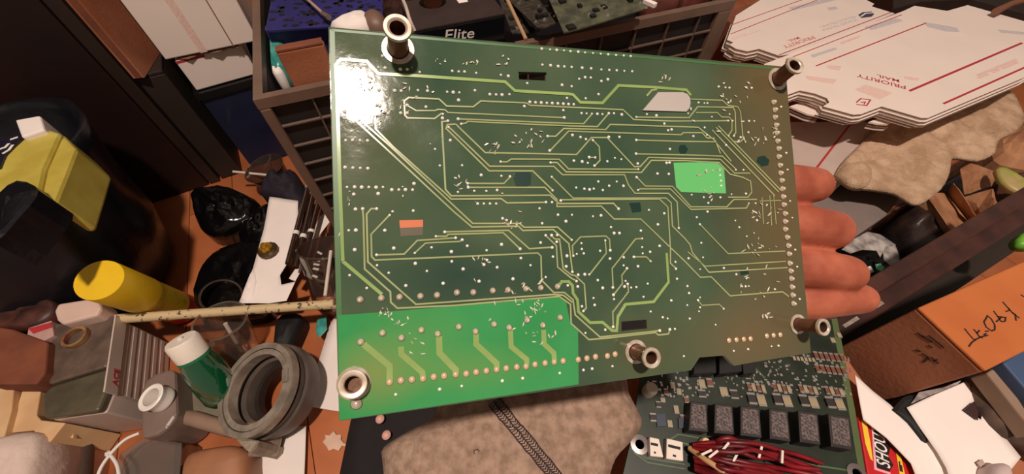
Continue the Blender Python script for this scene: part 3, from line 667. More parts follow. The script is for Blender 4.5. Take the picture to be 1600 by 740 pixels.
# dark things behind the piles at the upper right
o = slab('dark_chest', [(1395, 14), (1440, 2), (1520, -2), (1640, 30), (1900, 60), (1700, -120), (1400, -120)], 0.12, 0.119, M('dark_chest', (48, 32, 26), 0.7, vary=0.3), bevel=0.002); tag(o, 'dark brown chest behind the flattened mailing boxes', 'chest')
o = tube('wooden_stick', [G(1556, 18, 0.235), G(1580, 6, 0.24), G(1640, -10, 0.25)], [0.006, 0.005, 0.005], M('brown_handle', (132, 84, 64), 0.5)); tag(o, 'brown wooden stick end at the top right corner', 'stick')

# ------------------------------------------------------------------ left: black bag bin with yellow pack
bc, tc_ = Vector((-0.685, 0.292, 0)), Vector((-0.615, 0.352, 0.245))
bag = thing('rubbish_bag', bc, 'slumped black rubbish bag standing open in front of the dark cabinet', 'bag')
mb = MB(); v = []; f = []; seg = 40; prof = [(0.118, 0.001), (0.128, 0.02), (0.122, 0.09), (0.104, 0.16), (0.094, 0.22), (0.094, 0.245), (0.088, 0.247), (0.084, 0.236), (0.086, 0.19), (0.06, 0.188)]
for r, z in prof:
    c = bc + (tc_ - bc) * (z / 0.245); c.z = z
    for i in range(seg):
        a = 2 * math.pi * i / seg; dr = 1 + 0.05 * noise.noise(Vector((math.cos(a) * 2.5, math.sin(a) * 2.5, z * 12)))
        v.append(c + Vector((math.cos(a), math.sin(a), 0)) * r * dr)
for j in range(len(prof) - 1):
    for i in range(seg): f.append([j * seg + i, j * seg + (i + 1) % seg, (j + 1) * seg + (i + 1) % seg, (j + 1) * seg + i])
f.append(list(range(seg))); f.append([(len(prof) - 1) * seg + i for i in range(seg)])
obj('film', v, f, m_blackbag, bag, smooth=True)
m_yel = M('yellow_pack', (198, 182, 84), 0.6, c2=(178, 158, 62), scale=30)
yp = thing('yellow_pack', G(50, 260, 0.24), 'yellow paper pack sticking out of the black rubbish bag', 'pack')
slab('front_block', [(-40, 330), (8, 240), (40, 212), (72, 200), (92, 206), (66, 262), (58, 300), (30, 288), (8, 306)], 0.262, 0.05, m_yel, yp, bevel=0.004)
slab('rear_block', [(95, 207), (118, 231), (102, 272), (84, 316), (70, 318), (62, 298), (70, 264)], 0.256, 0.05, m_yel, yp, bevel=0.004)
o = slab('white_carton', [(23, 187), (62, 180), (69, 202), (40, 212), (33, 214)], 0.268, 0.05, m_paper, bevel=0.002); tag(o, 'small white carton behind the yellow pack in the rubbish bag', 'box')
o = crumple('black_film', [(-10, 330), (0, 300), (26, 282), (54, 290), (58, 306), (30, 340), (-10, 380)], 0.272, 0.004, 0.235, m_blackbag, 'black film scrap folded over the yellow pack', 'film', 5, amp=0.003)
fs2 = thing('printed_wrapper', G(15, 225, 0.26), 'dark wrapper with white scribbled print left of the yellow pack', 'wrapper')
slab('film', [(-10, 262), (-10, 222), (30, 208), (36, 214), (8, 242), (0, 262)], 0.264, 0.01, M('navy_wrapper', (30, 26, 44), 0.4), fs2)
strokes('white_print', [[(-4, 234), (8, 230), (14, 224)], [(4, 240), (14, 234), (20, 226)], [(16, 218), (28, 214)]], 0.003, m_whiteink, fs2, lambda x, y: G(x, y, 0.2642), UPN)

# ------------------------------------------------------------------ lower left: yellow can
cb0 = G(292, 486, 0); ct_z = 0.168
can = thing('yellow_can', cb0, 'yellow round can with red base beside the black rubbish bag', 'can')
ctop = G(155, 437, ct_z); axis = (ctop - Vector((cb0.x, cb0.y, 0.002))); CL = axis.length
m_can = M('can_yellow', (240, 196, 30), 0.35, vary=0.08)
lathe('cap', [(0.0236, CL * 0.6), (0.0236, CL - 0.001), (0.0231, CL), (0.001, CL)], Vector((cb0.x, cb0.y, 0.002)), m_can, can, axis=axis)
lathe('label_body', [(0.0228, CL * 0.22), (0.0228, CL * 0.598)], Vector((cb0.x, cb0.y, 0.002)), M('can_label_yellow', (222, 190, 40), 0.45, c2=(150, 120, 30), scale=60, lo=0.2, hi=0.4), can, axis=axis)
lathe('red_base', [(0.020, 0.010), (0.0228, 0.013), (0.0228, CL * 0.219)], Vector((cb0.x, cb0.y, 0.002)), M('can_red', (190, 36, 48), 0.4), can, axis=axis)
# cream rod
rdz = 0.075
o = thing('painted_rod', G(350, 485, rdz - 0.008), 'cream painted metal rod with chipped paint lying across the clutter', 'rod')
ra, rb = G(182, 498, 0.088), G(560, 472, 0.07)
m_rod = M('chipped_cream', (206, 182, 140), 0.5, c2=(92, 70, 50), scale=160, lo=0.36, hi=0.42)
tube('bar', [ra + (rb - ra) * (k / 10) for k in range(11)], 0.0062, m_rod, o, seg=14)
lathe('end_collar', [(0.0066, 0), (0.0066, 0.012)], rb - (rb - ra).normalized() * 0.045, m_rod, o, axis=rb - ra)
# ACE container
az = 0.10
ace = thing('parts_box', G(120, 570, 0), 'grey plastic parts box with red ACE lettering on ribbed side', 'box')
m_acet = M('smoky_plastic', (108, 90, 78), 0.35, c2=(84, 70, 62), scale=60, bump=0.1)
m_acel = M('smoky_plastic_olive', (92, 84, 66), 0.35, c2=(76, 68, 56), scale=50)
m_aces = M('pale_grey_plastic', (204, 186, 176), 0.4, vary=0.1)
a0, a1, a2, a3 = G(178, 492, az), G(166, 572, az), G(75, 600, az), G(82, 506, az)
b2, b3, b4, b5 = G(160, 612, az), G(148, 640, az), G(62, 652, az), G(60, 615, az)
prism('upper_lid', [a0, a1, a2, a3], (0, 0, -0.012), m_acet, ace, bevel=0.002)
prism('lower_lid', [p - zz * 0.004 for p in (a1 + (b2 - a1) * 0.03, b2, b3, b4, b5, a2 + (b5 - a2) * 0.05)], (0, 0, -0.010), m_acel, ace, bevel=0.003)
side_n = Vector(((b2 - a0).y, -(b2 - a0).x, 0)).normalized()
if side_n.x < 0: side_n = -side_n
inn = -side_n
body_pts = [Vector((p.x, p.y, az - 0.0145)) for p in (a0, b2, b3, b4, b5, a3)]
prism('body', body_pts, (0, 0, -(az - 0.0155)), m_aces, ace, bevel=0.002)
dd = (b2 - a0)
for k in range(6):
    zt_ = az - 0.02 - k * 0.012
    box('rib', Vector((a0.x, a0.y, zt_)) + dd * 0.03, dd * 0.94, side_n * 0.0007, (0, 0, -0.0060), m_aces, ace, bevel=0.0005)
prism('side_plate', [Vector((p.x, p.y, az - 0.0005)) for p in (a0 + side_n * 0.0002, b2 + side_n * 0.0002, b2 + side_n * 0.002, a0 + side_n * 0.002)], (0, 0, -0.017), m_aces, ace)
tdn = -zz
text('lettering', 'ACE', 0.011, Vector((a0.x, a0.y, az - 0.0155)) + dd * 0.90 + side_n * 0.0022, -dd.normalized(), zz * 0.9, m_red, ace, bold=0.03)
for k, (x, y) in enumerate(((132, 530), (148, 540), (120, 548), (134, 566), (134, 572), (160, 520), (105, 520), (150, 600), (110, 600))):
    pass
ri = thing('tape_roll', G(118, 525, az + 0.001), 'small worn tape ring lying on the grey parts box lid', 'tape')
lathe('ring', [(0.010, 0), (0.013, 0), (0.013, 0.006), (0.010, 0.006)], G(122, 528, az + 0.0005), M('tape_tan', (150, 116, 72), 0.5, c2=(120, 66, 52), scale=80), ri, closed=True)
# grey flask lid with white ring
gz = 0.07
gl = thing('grey_canister', G(250, 630, 0), 'translucent grey plastic canister with a white round spout', 'canister')
m_gcan = M('grey_canister', (132, 112, 102), 0.3, vary=0.12)
slab('body', [(220, 610), (226, 594), (242, 583), (266, 576), (273, 580), (276, 648), (262, 668), (244, 680), (220, 686)], gz, gz - 0.001, m_gcan, gl, bevel=0.004)
wc = G(256, 624, gz)
lathe('spout_ring', [(0.0095, 0.0), (0.0135, 0.0), (0.0140, 0.004), (0.0130, 0.008), (0.0140, 0.012), (0.0150, 0.016), (0.0135, 0.017), (0.0098, 0.016)], wc, M('spout_white', (246, 238, 230), 0.35, vary=0.02), gl, closed=True, axis=(-0.2, -0.05, 1))
# grey bucket side next to the flange
gb = thing('grey_tub', G(320, 620, 0), 'low grey-green plastic tub under the metal flange', 'tub')
m_tub = M('tub_grey', (134, 124, 104), 0.4, c2=(112, 102, 88), scale=25)
slab('body', [(290, 588), (304, 562), (340, 558), (348, 600), (352, 650), (330, 655), (292, 645)], 0.040, 0.039, m_tub, gb, bevel=0.004)
tube('rim', smooth_path([G(242, 682, 0.046), G(262, 664, 0.048), G(290, 652, 0.048), G(330, 662, 0.048), G(372, 672, 0.046), G(410, 668, 0.042)]), 0.0085, M('tub_rim', (150, 122, 104), 0.4), gb, seg=12)
# green bottle
gbz = G(352, 618, 0.041)
zt_ = 0.118
bot = thing('green_bottle', gbz, 'small green glass bottle with white cap leaning by the flange', 'bottle')
btop = G(282, 530, zt_); bax = btop - gbz; BL = bax.length
m_gg = CLEAR('green_glass', (70, 168, 110), 0.25, 0.05, body=0.45, bodyc=(16, 112, 70))
m_gliq = M('green_liquid', (20, 120, 74), 0.15, c2=(10, 84, 50), scale=40)
lathe('glass', [(0.004, 0.0), (0.0195, 0.001), (0.0215, 0.006), (0.0215, BL * 0.42), (0.020, BL * 0.55), (0.0175, BL * 0.66), (0.0165, BL * 0.72)], gbz, m_gg, bot, axis=bax)
lathe('liquid', [(0.003, 0.002), (0.018, 0.003), (0.0195, 0.008), (0.0195, BL * 0.30)], gbz, m_gliq, bot, axis=bax)
lathe('cap', [(0.0172, BL * 0.74), (0.0172, BL * 0.97), (0.0155, BL), (0.001, BL)], gbz, M('cap_white', (240, 228, 214), 0.5, vary=0.15, scale=120, c2=(224, 190, 170), lo=0.25, hi=0.4), bot, axis=bax)
lathe('neck_band', [(0.0176, BL * 0.70), (0.0176, BL * 0.738)], gbz, M('cap_band', (40, 120, 80), 0.4), bot, axis=bax)
lathe('cap_nub', [(0.003, BL + 0.0003), (0.003, BL + 0.003), (0.001, BL + 0.0035)], gbz, m_whiteink, bot, axis=bax)
# metal flange
fc = G(398, 606, 0.075)
fb = Vector((fc.x + 0.004, fc.y - 0.002, 0.001)); fax = Vector((-0.32, -0.14, 1)).normalized(); FH = 0.07
fbase = fc - fax * FH
fl_ = thing('ring_flange', Vector((fbase.x, fbase.y, 0.0)), 'grey cast ring flange with open bore standing beside green bottle', 'flange')
m_fl = M('flange_metal', (168, 154, 140), 0.35, 0.25, c2=(132, 120, 108), scale=60, bump=0.2, bscale=120)
m_fld = M('flange_dark', (104, 92, 84), 0.5, 0.15, vary=0.3)
lathe('collar', [(0.047, FH), (0.0535, FH), (0.0545, FH - 0.003), (0.0545, FH - 0.009), (0.047, FH - 0.009)], fbase, m_fl, fl_, axis=fax, seg=48, closed=True)
lathe('inner_ring', [(0.0395, FH - 0.001), (0.0460, FH - 0.001), (0.0460, FH - 0.014), (0.0395, FH - 0.014)], fbase, m_fl, fl_, axis=fax, seg=48, closed=True)
lathe('groove', [(0.044, FH - 0.0145), (0.052, FH - 0.0145), (0.052, FH - 0.02), (0.044, FH - 0.02)], fbase, m_fld, fl_, axis=fax, seg=48, closed=True)
lathe('barrel', [(0.036, FH - 0.022), (0.056, FH - 0.022), (0.0565, FH - 0.03), (0.052, 0.024), (0.044, 0.022), (0.036, 0.022)], fbase, m_fld, fl_, axis=fax, seg=48, closed=True)
lathe('bore_step', [(0.030, FH - 0.034), (0.0355, FH - 0.034), (0.0355, 0.026), (0.030, 0.026)], fbase, M('bore_dark', (54, 44, 40), 0.5, 0.3), fl_, axis=fax, seg=48, closed=True)
xx, yy, aa = frame(fax)
for px_, py_ in ((428, 668), (356, 648)):
    e = G(px_, py_, 0.03); u = (e - (fbase + fax * 0.03)); u = (u - aa * u.dot(aa)).normalized(); s = aa.cross(u)
    box('lug', fbase + aa * 0.02 + u * 0.05 - s * 0.010, s * 0.020, u * 0.022, aa * 0.028, m_fl, fl_, bevel=0.003)
e = G(446, 600, 0.06); u = (e - (fbase + fax * FH)); u = (u - aa * u.dot(aa)).normalized(); s = aa.cross(u)
box('key_tab', fbase + aa * (FH - 0.008) + u * 0.040 - s * 0.008, s * 0.016, u * 0.008, aa * 0.0105, m_fl, fl_, bevel=0.001)
# clear cups
m_clear = CLEAR('clear_plastic', (232, 226, 220), 0.16, 0.08, body=0.10, bodyc=(190, 180, 172))
m_smoke = CLEAR('smoky_clear', (190, 176, 166), 0.16, 0.1, body=0.16, bodyc=(130, 112, 104))
def cup(label, bpx, tpx, zt_, r0, r1, mat, th=0.0012, zb_=0.001):
    t = G(*tpx, zt_); b = G(*bpx, zb_); ax = t - b; L = ax.length
    c = thing('clear_cup', b, label, 'cup')
    lathe('cup_wall', [(0.0005, 0.0), (r0, 0.0), (r1, L), (r1 - th, L), (r0 - th, th * 1.5), (0.0005, th * 1.5)], b, mat, c, axis=ax, closed=False)
    lathe('lip', [(r1 + 0.0006, L - 0.002), (r1 + 0.0018, L), (r1 + 0.0006, L + 0.0012), (r1 - th, L + 0.0005)], b, mat, c, axis=ax, closed=True)
    return c, b, ax, L
cc, cbp, cax, cl_ = cup('clear plastic cup between painted rod and metal flange', (384, 556), (344, 500), 0.085, 0.020, 0.030, m_clear)
tube('stir_stick', [G(378, 548, 0.03), G(352, 505, 0.075)], 0.0026, M('stick_cream', (206, 190, 172), 0.5), cc)
cup('clear dome shaped cup lying behind the painted rod', (352, 486), (346, 462), 0.06, 0.030, 0.024, m_smoke)
c4, b4_, ax4, L4 = cup('smoky measuring cup with grey print at the held board left edge', (522, 470), (506, 386), 0.10, 0.028, 0.034, m_smoke, zb_=0.02)
strokes('printed_marks', [[(496, 393), (503, 397)], [(491, 405), (500, 408)], [(490, 412), (499, 414)], [(489, 419), (498, 421)], [(488, 430), (496, 433)]], 0.003, M('print_grey', (180, 172, 168), 0.5), c4, lambda x, y: G(x, y, 0.112), UPN)
o = tube('white_stick', [G(508, 462, 0.12), G(517, 392, 0.12)], 0.0022, M('stick_white', (214, 202, 190), 0.5)); tag(o, 'thin white stick beside the smoky measuring cup', 'stick')
o = pillow('orange_lump', [G(x, y, 0.05) for x, y in ((495, 440), (515, 430), (530, 450), (522, 472), (494, 474))], 0.01, 0.0, M('orange_stuff', (150, 84, 40), 0.5, vary=0.4, scale=80), namp=0.004, nscale=80, dens=2); tag(o, 'orange-brown lump seen through the smoky measuring cup', 'lump')
c5, b5_, ax5, L5 = cup('clear cup tipped against the slatted crate', (446, 296), (412, 262), 0.06, 0.02, 0.034, m_smoke)
o = tube('white_straw', [G(364, 268, 0.055), G(424, 274, 0.04)], 0.0024, M('straw_white', (210, 196, 186), 0.4)); tag(o, 'short white straw poking from the tipped clear cup', 'straw')
# glossy black film, purple-black cloth, pens, paper strip with bolt
def lump(name, px, z, h, mat, label, cat, seed, amp=0.008, nsc=55, sm=True, zb_=0.0):
    o = pillow(name, [G(x, y, z) for x, y in px], h, zb_, mat, rings=9, namp=amp, nscale=nsc, dens=3, seed=seed, smooth=sm); tag(o, label, cat); return o
lump('black_film_lump', [(300, 310), (308, 296), (345, 292), (375, 300), (405, 318), (400, 340), (372, 356), (340, 368), (318, 362), (306, 340)], 0.03, 0.022, m_gloss, 'glossy crumpled black film on the floor below the cabinet', 'film', 1, amp=0.016, nsc=60)
lump('black_film_lump', [(380, 350), (404, 326), (430, 320), (440, 350), (420, 385), (384, 392), (374, 372)], 0.03, 0.015, m_gloss, 'small glossy black film lump left of the white paper strip', 'film', 2, amp=0.01, nsc=60)
lump('black_dish', [(302, 452), (316, 414), (344, 388), (390, 376), (425, 384), (432, 420), (420, 460), (396, 484), (340, 488), (308, 478)], 0.045, 0.006, m_gloss, 'glossy black dish behind the painted rod', 'dish', 3, amp=0.006, nsc=45)
lump('dark_cloth', [(405, 300), (420, 268), (440, 274), (456, 266), (470, 282), (478, 312), (462, 324), (440, 315)], 0.05, 0.02, M('purple_black_cloth', (36, 26, 40), 0.8, vary=0.4, scale=60), 'dark purple-black cloth bundle under the slatted crate edge', 'cloth', 4, amp=0.016, nsc=60)
ps = thing('paper_strip', G(420, 400, 0.06), 'white paper strip on the clutter carrying a brass bolt', 'paper')
sheet('sheet', [(422, 308), (466, 314), (466, 345), (455, 402), (438, 430), (440, 445), (462, 440), (448, 470), (420, 474), (374, 474), (396, 420), (412, 360)], 0.072, m_paper, ps, th=0.0005, curl=0.002)
pillow('crumpled_edge', [G(x, y, 0.073) for x, y in ((376, 470), (386, 440), (396, 420), (402, 440), (392, 472))], 0.004, 0.0715, m_paper, ps, namp=0.003, nscale=120, dens=2)
o = sheet('paper_sheet', [(468, 412), (482, 376), (500, 340), (524, 318), (524, 336), (500, 368), (484, 400), (462, 440), (452, 436)], 0.055, m_paper, None, curl=0.003, seed=6); tag(o, 'narrow white paper between the pens and the smoky cup', 'paper')
bo = thing('hex_bolt', G(419, 392, 0.074), 'round brass bolt with dark hex washer on the white paper strip', 'bolt')
m_br = M('brass', (196, 148, 40), 0.35, 0.6, vary=0.3, scale=300)
bq = G(420, 392, 0.0755)
lathe('washer', [(0.0142, 0), (0.0142, 0.004), (0.011, 0.007), (0.001, 0.007)], bq, M('bolt_dark', (96, 74, 48), 0.4, 0.5, vary=0.4, scale=200), bo, seg=12)
lathe('head', [(0.009, 0.0072), (0.009, 0.011), (0.0075, 0.0125), (0.001, 0.0125)], bq, m_br, bo, seg=6, smooth=False)
lathe('stud', [(0.0045, 0.0127), (0.004, 0.017), (0.001, 0.0175)], bq, m_br, bo, seg=12)
m_pen = CLEAR('smoke_tube', (150, 124, 100), 0.2, 0.1, body=0.55, bodyc=(66, 46, 36))
for k, (a, b, lab) in enumerate((((482, 290), (450, 412), 'smoky plastic pen tube nearest the white paper strip'), ((492, 294), (462, 418), 'middle smoky plastic pen tube of the three'), ((502, 300), (476, 400), 'smoky plastic pen tube nearest the held board'))):
    t = thing('pen_tube', G(*b, 0.07), lab, 'tube', 'smoky pen tubes')
    pa_, pb_ = G(*a, 0.085), G(*b, 0.079); L = (pb_ - pa_).length
    tube('barrel', [pa_, pb_], 0.0042, m_pen, t)
    lathe('end_cap', [(0.0046, -0.004), (0.0046, 0.006)], pa_, M('pen_cap', (176, 162, 150), 0.4, vary=0.3), t, axis=pb_ - pa_)
    lathe('band', [(0.0046, L * 0.62), (0.0046, L * 0.66)], pa_, m_whiteink, t, axis=pb_ - pa_)
# white paper behind the board, floor scraps
o = sheet('paper_sheet', [(528, 486), (545, 470), (600, 490), (600, 650), (530, 643), (478, 634), (500, 560), (515, 510)], 0.012, m_paper, None, curl=0.004, seed=7); tag(o, 'white paper on the floor behind the held board left corner', 'paper')
o = sheet('paper_sheet', [(386, 708), (395, 690), (424, 696), (436, 708), (442, 680), (452, 668), (479, 665), (474, 800), (380, 800)], 0.01, m_paper, None, curl=0.003, seed=8); tag(o, 'torn white paper on the floor below the flange', 'paper')
strokes('pen_mark', [[(387, 727), (395, 726), (401, 730)]], 0.001, m_ink, o, lambda x, y: G(x, y, 0.0135), UPN)
o = sheet('paper_scrap', [(504, 690), (509, 684), (508, 679), (515, 680), (522, 673), (526, 679), (534, 679), (533, 686), (538, 692), (545, 694), (544, 697), (535, 696), (530, 704), (522, 701), (514, 704), (511, 698)], 0.002, M('scrap_pink', (226, 190, 166), 0.8), None, curl=0.002, seed=9); tag(o, 'torn pinkish paper scrap on the wooden floor', 'paper')
o = sheet('teal_scrap', [(496, 500), (510, 492), (512, 515), (500, 528), (494, 520)], 0.02, MATS['teal_film'], None, curl=0.003, seed=2); tag(o, 'small teal film scrap on the floor beside the white paper', 'film')
o = lump('black_strap', [(430, 512), (440, 492), (470, 492), (462, 520), (446, 548), (428, 548)], 0.03, 0.008, m_black, 'black strap end below the painted rod', 'strap', 6, amp=0.004)
o = lump('black_cloth', [(548, 656), (600, 600), (800, 500), (950, 470), (1060, 455), (1050, 540), (930, 640), (720, 720), (650, 800), (530, 800)], 0.10, 0.006, M('black_cloth', (30, 24, 26), 0.9, vary=0.3), 'black cloth on the floor left of the grey fabric', 'cloth', 7, amp=0.004)  # cloth stretched unseen under the held board to keep its slot dark
for k, (x, y) in enumerate(((595, 655), (605, 680))):
    o = lathe('pink_bead', [(0.0005, 0.0), (0.0035, 0.001), (0.0045, 0.0035), (0.003, 0.006), (0.0005, 0.007)], G(x, y, 0.112), M('bead_pink', (230, 176, 160), 0.5)); tag(o, ('upper' if k == 0 else 'lower') + ' small pink bead on the black cloth', 'bead', 'pink beads on the black cloth')
# ------------------------------------------------------------------ bottom left corner
m_tan = M('pale_tan_wood', (226, 192, 146), 0.7, c2=(206, 164, 120), scale=20)
o = slab('tan_board', [(-20, 600), (22, 602), (18, 640), (4, 690), (-20, 700)], 0.085, 0.084, m_tan, bevel=0.001); tag(o, 'pale tan board piece at the left edge beside the parts box', 'board')
tb = thing('tan_cutout', G(60, 640, 0.0), 'pale tan cardboard cutout in front of the grey parts box', 'cardboard')
slab('panel', [(36, 604), (60, 600), (63, 612), (57, 648), (64, 656), (102, 660), (78, 690), (64, 690), (52, 672), (14, 676)], 0.078, 0.077, m_tan, tb, bevel=0.001)
lump('white_cloth', [(-20, 690), (20, 678), (60, 676), (66, 700), (58, 740), (40, 800), (-20, 800)], 0.085, 0.012, M('pinkish_cloth', (224, 200, 188), 0.9, vary=0.1, scale=40, bump=0.5, bscale=120), 'crumpled pinkish white cloth in the lower left corner', 'cloth', 8, amp=0.006, nsc=40)
lump('black_bag', [(66, 700), (82, 692), (100, 676), (122, 684), (120, 740), (110, 800), (58, 800)], 0.04, 0.01, m_black, 'dark black bag between the white cloth and the brown tube', 'bag', 9, amp=0.006)
tube_ = tube('brown_tube', [G(128, 672, 0.03), G(118, 800, 0.03)], 0.012, M('grey_brown_tube', (84, 66, 56), 0.5)); tag(tube_, 'dark grey-brown tube on the floor near the lower left corner', 'tube')
o = slab('tan_chip', [(103, 682), (116, 672), (114, 684)], 0.06, 0.004, m_tan); tag(o, 'tiny tan cardboard chip beside the brown tube', 'cardboard')
o = slab('red_folder', [(104, 660), (160, 640), (225, 640), (222, 664), (180, 662), (150, 668), (110, 674)], 0.02, 0.019, M('maroon', (112, 44, 42), 0.6, vary=0.2), bevel=0.001); tag(o, 'maroon folder edge under the grey parts box', 'folder')
cw = thing('clear_tray', G(260, 710, 0), 'clear plastic tray with brown contents below the grey canister', 'tray')
slab('contents', [(196, 712), (222, 690), (274, 696), (268, 800), (170, 800)], 0.022, 0.02, M('mauve_brown', (136, 92, 78), 0.5, c2=(104, 70, 64), scale=25), cw)
slab('tray_shell', [(188, 708), (222, 684), (284, 692), (276, 800), (160, 800)], 0.04, 0.0015, m_clear, cw)
slab('tray_wall', [(276, 692), (284, 692), (276, 800), (268, 800)], 0.038, 0.036, m_smoke, cw)
wrg = thing('white_wire', G(200, 700, 0.05), 'thin white wire curving over the clear tray', 'wire')
tube('wire', smooth_path([G(218, 676, 0.055), G(196, 686, 0.055), G(176, 705, 0.055), G(158, 730, 0.055), G(148, 760, 0.055)]), 0.0017, m_whiteink, wrg)
tube('branch_wire', smooth_path([G(168, 707, 0.055), G(177, 716, 0.055), G(184, 730, 0.055), G(188, 760, 0.055)]), 0.0017, m_whiteink, wrg)
lathe('joint_bead', [(0.0005, -0.003), (0.003, 0), (0.0005, 0.003)], G(168, 708, 0.0555), m_whiteink, wrg)
lump('leather_case', [(284, 748), (288, 722), (302, 706), (340, 698), (368, 696), (384, 706), (386, 724), (380, 800), (290, 800)], 0.045, 0.012, M('tan_leather', (178, 124, 88), 0.5, c2=(150, 100, 72), scale=20), 'rounded tan leather case below the grey tub', 'case', 10, amp=0.0)
o = pillow('grey_stone', [G(x, y, 0.07) for x, y in ((369, 686), (386, 684), (405, 688), (402, 698), (392, 708), (384, 702))], 0.006, 0.0, M('grey_chip_stone', (164, 150, 132), 0.8, vary=0.3, scale=150), namp=0.003, nscale=150, dens=1, smooth=False); tag(o, 'small jagged grey stone between flange lug and leather case', 'stone')
# red-brown clutter at the left edge
o = slab('white_slab', [(84, 486), (90, 474), (140, 466), (152, 468), (158, 480), (152, 492), (96, 506), (88, 500)], 0.115, 0.03, M('pinkish_white_slab', (222, 190, 176), 0.7, vary=0.08), bevel=0.003); tag(o, 'pinkish white slab lying behind the grey parts box', 'slab')
rc_ = thing('red_white_carton', G(60, 515, 0.0), 'worn carton with red and white print beside the parts box', 'box')
slab('body', [(44, 512), (80, 500), (84, 524), (60, 536), (40, 532)], 0.105, 0.104, M('pink_print', (200, 160, 150), 0.7, vary=0.2, scale=60), rc_, bevel=0.001)
slab('red_band', [(44, 513), (80, 503), (81, 511), (52, 521)], 0.1054, 0.0003, m_red, rc_)
o = slab('brown_carton', [(-30, 506), (20, 514), (74, 534), (70, 582), (56, 600), (-30, 600)], 0.11, 0.109, M('redbrown_card', (140, 78, 50), 0.85, c2=(104, 54, 38), scale=18), bevel=0.002); tag(o, 'red-brown cardboard carton at the left edge above the tan board', 'box')
o = lump('brown_bag', [(-30, 440), (10, 436), (60, 456), (88, 478), (70, 500), (40, 510), (-30, 505)], 0.105, 0.004, M('brown_bag_film', (92, 50, 40), 0.5, c2=(40, 24, 24), scale=40), 'dark red-brown crumpled bag at the left edge under the rubbish bag', 'bag', 12, amp=0.005, nsc=60, zb_=0.08)

# ------------------------------------------------------------------ grey fabric below the board
m_gar = M('grey_brown_fleece', (166, 138, 119), 0.95, c2=(134, 108, 91), scale=260, bump=0.3, bscale=900)
GZ = 0.352
gp = [(596, 706), (604, 694), (640, 672), (676, 652), (690, 620), (720, 560), (860, 540), (965, 560), (982, 612), (996, 640), (1003, 662), (985, 690), (962, 716), (948, 760), (930, 840), (640, 840), (606, 780)]
gar = thing('grey_garment', G(800, 690, 0.0), 'bunched grey-brown fleece fabric with dark stitched seam below the board', 'clothing')
gbody = pillow('fabric', [G(x, y, GZ) for x, y in gp], 0.012, 0.112, m_gar, gar, rings=10, namp=0.003, nscale=22, dens=3)
# stitched seam following the surface
from mathutils.bvhtree import BVHTree
def surf(o):
    me = o.data; loc = world_loc(o)
    return BVHTree.FromPolygons([v.co + loc for v in me.vertices], [list(p.vertices) for p in me.polygons])
bv = surf(gbody)
def on_gar(px, py, lift=0.0006):
    d = ray(px, py).normalized(); h = bv.ray_cast(CAM, d)
    return (h[0] + h[1] * lift * (1 if h[1].dot(d) < 0 else -1)) if h[0] else G(px, py, GZ + 0.012)
mb = MB(); A_, B_ = Vector((772, 628)), Vector((872, 748)); n_st = 34; sd = (B_ - A_).normalized(); sp_ = Vector((-sd.y, sd.x))
random.seed(4)
for k in range(n_st):
    c = A_ + (B_ - A_) * (k / n_st)
    for off, w_ in ((-5, 4.5), (5, 4.5)):
        a = c + sp_ * (off - w_); m_ = c + sp_ * off + sd * 2.2; b = c + sp_ * (off + w_)
        pts = [on_gar(*(a + sd * -1)), on_gar(*m_, 0.0013), on_gar(*(b + sd * -1))]
        v, f = tubev(pts, 0.00022, 5); mb.add(v, f)
for off in (-10, 0, 10):
    pts = [on_gar(*(A_ + (B_ - A_) * (k / 24) + sp_ * (off + random.uniform(-0.8, 0.8)))) for k in range(25)]
    v, f = tubev(pts, 0.0003, 5); mb.add(v, f)
s_ = mb.build('seam_stitching', M('seam_thread', (44, 34, 42), 0.7), gar); s_['kind'] = 'stuff'
for (x, y) in ((685, 686), (744, 706), (966, 676)):
    pass
o = tube('lint_hair', [on_gar(741, 709, 0.0005), on_gar(741, 704, 0.001), on_gar(746, 702, 0.001), on_gar(749, 705, 0.0005)], 0.0002, m_ink); tag(o, 'tiny dark curled thread on the grey fabric', 'thread')

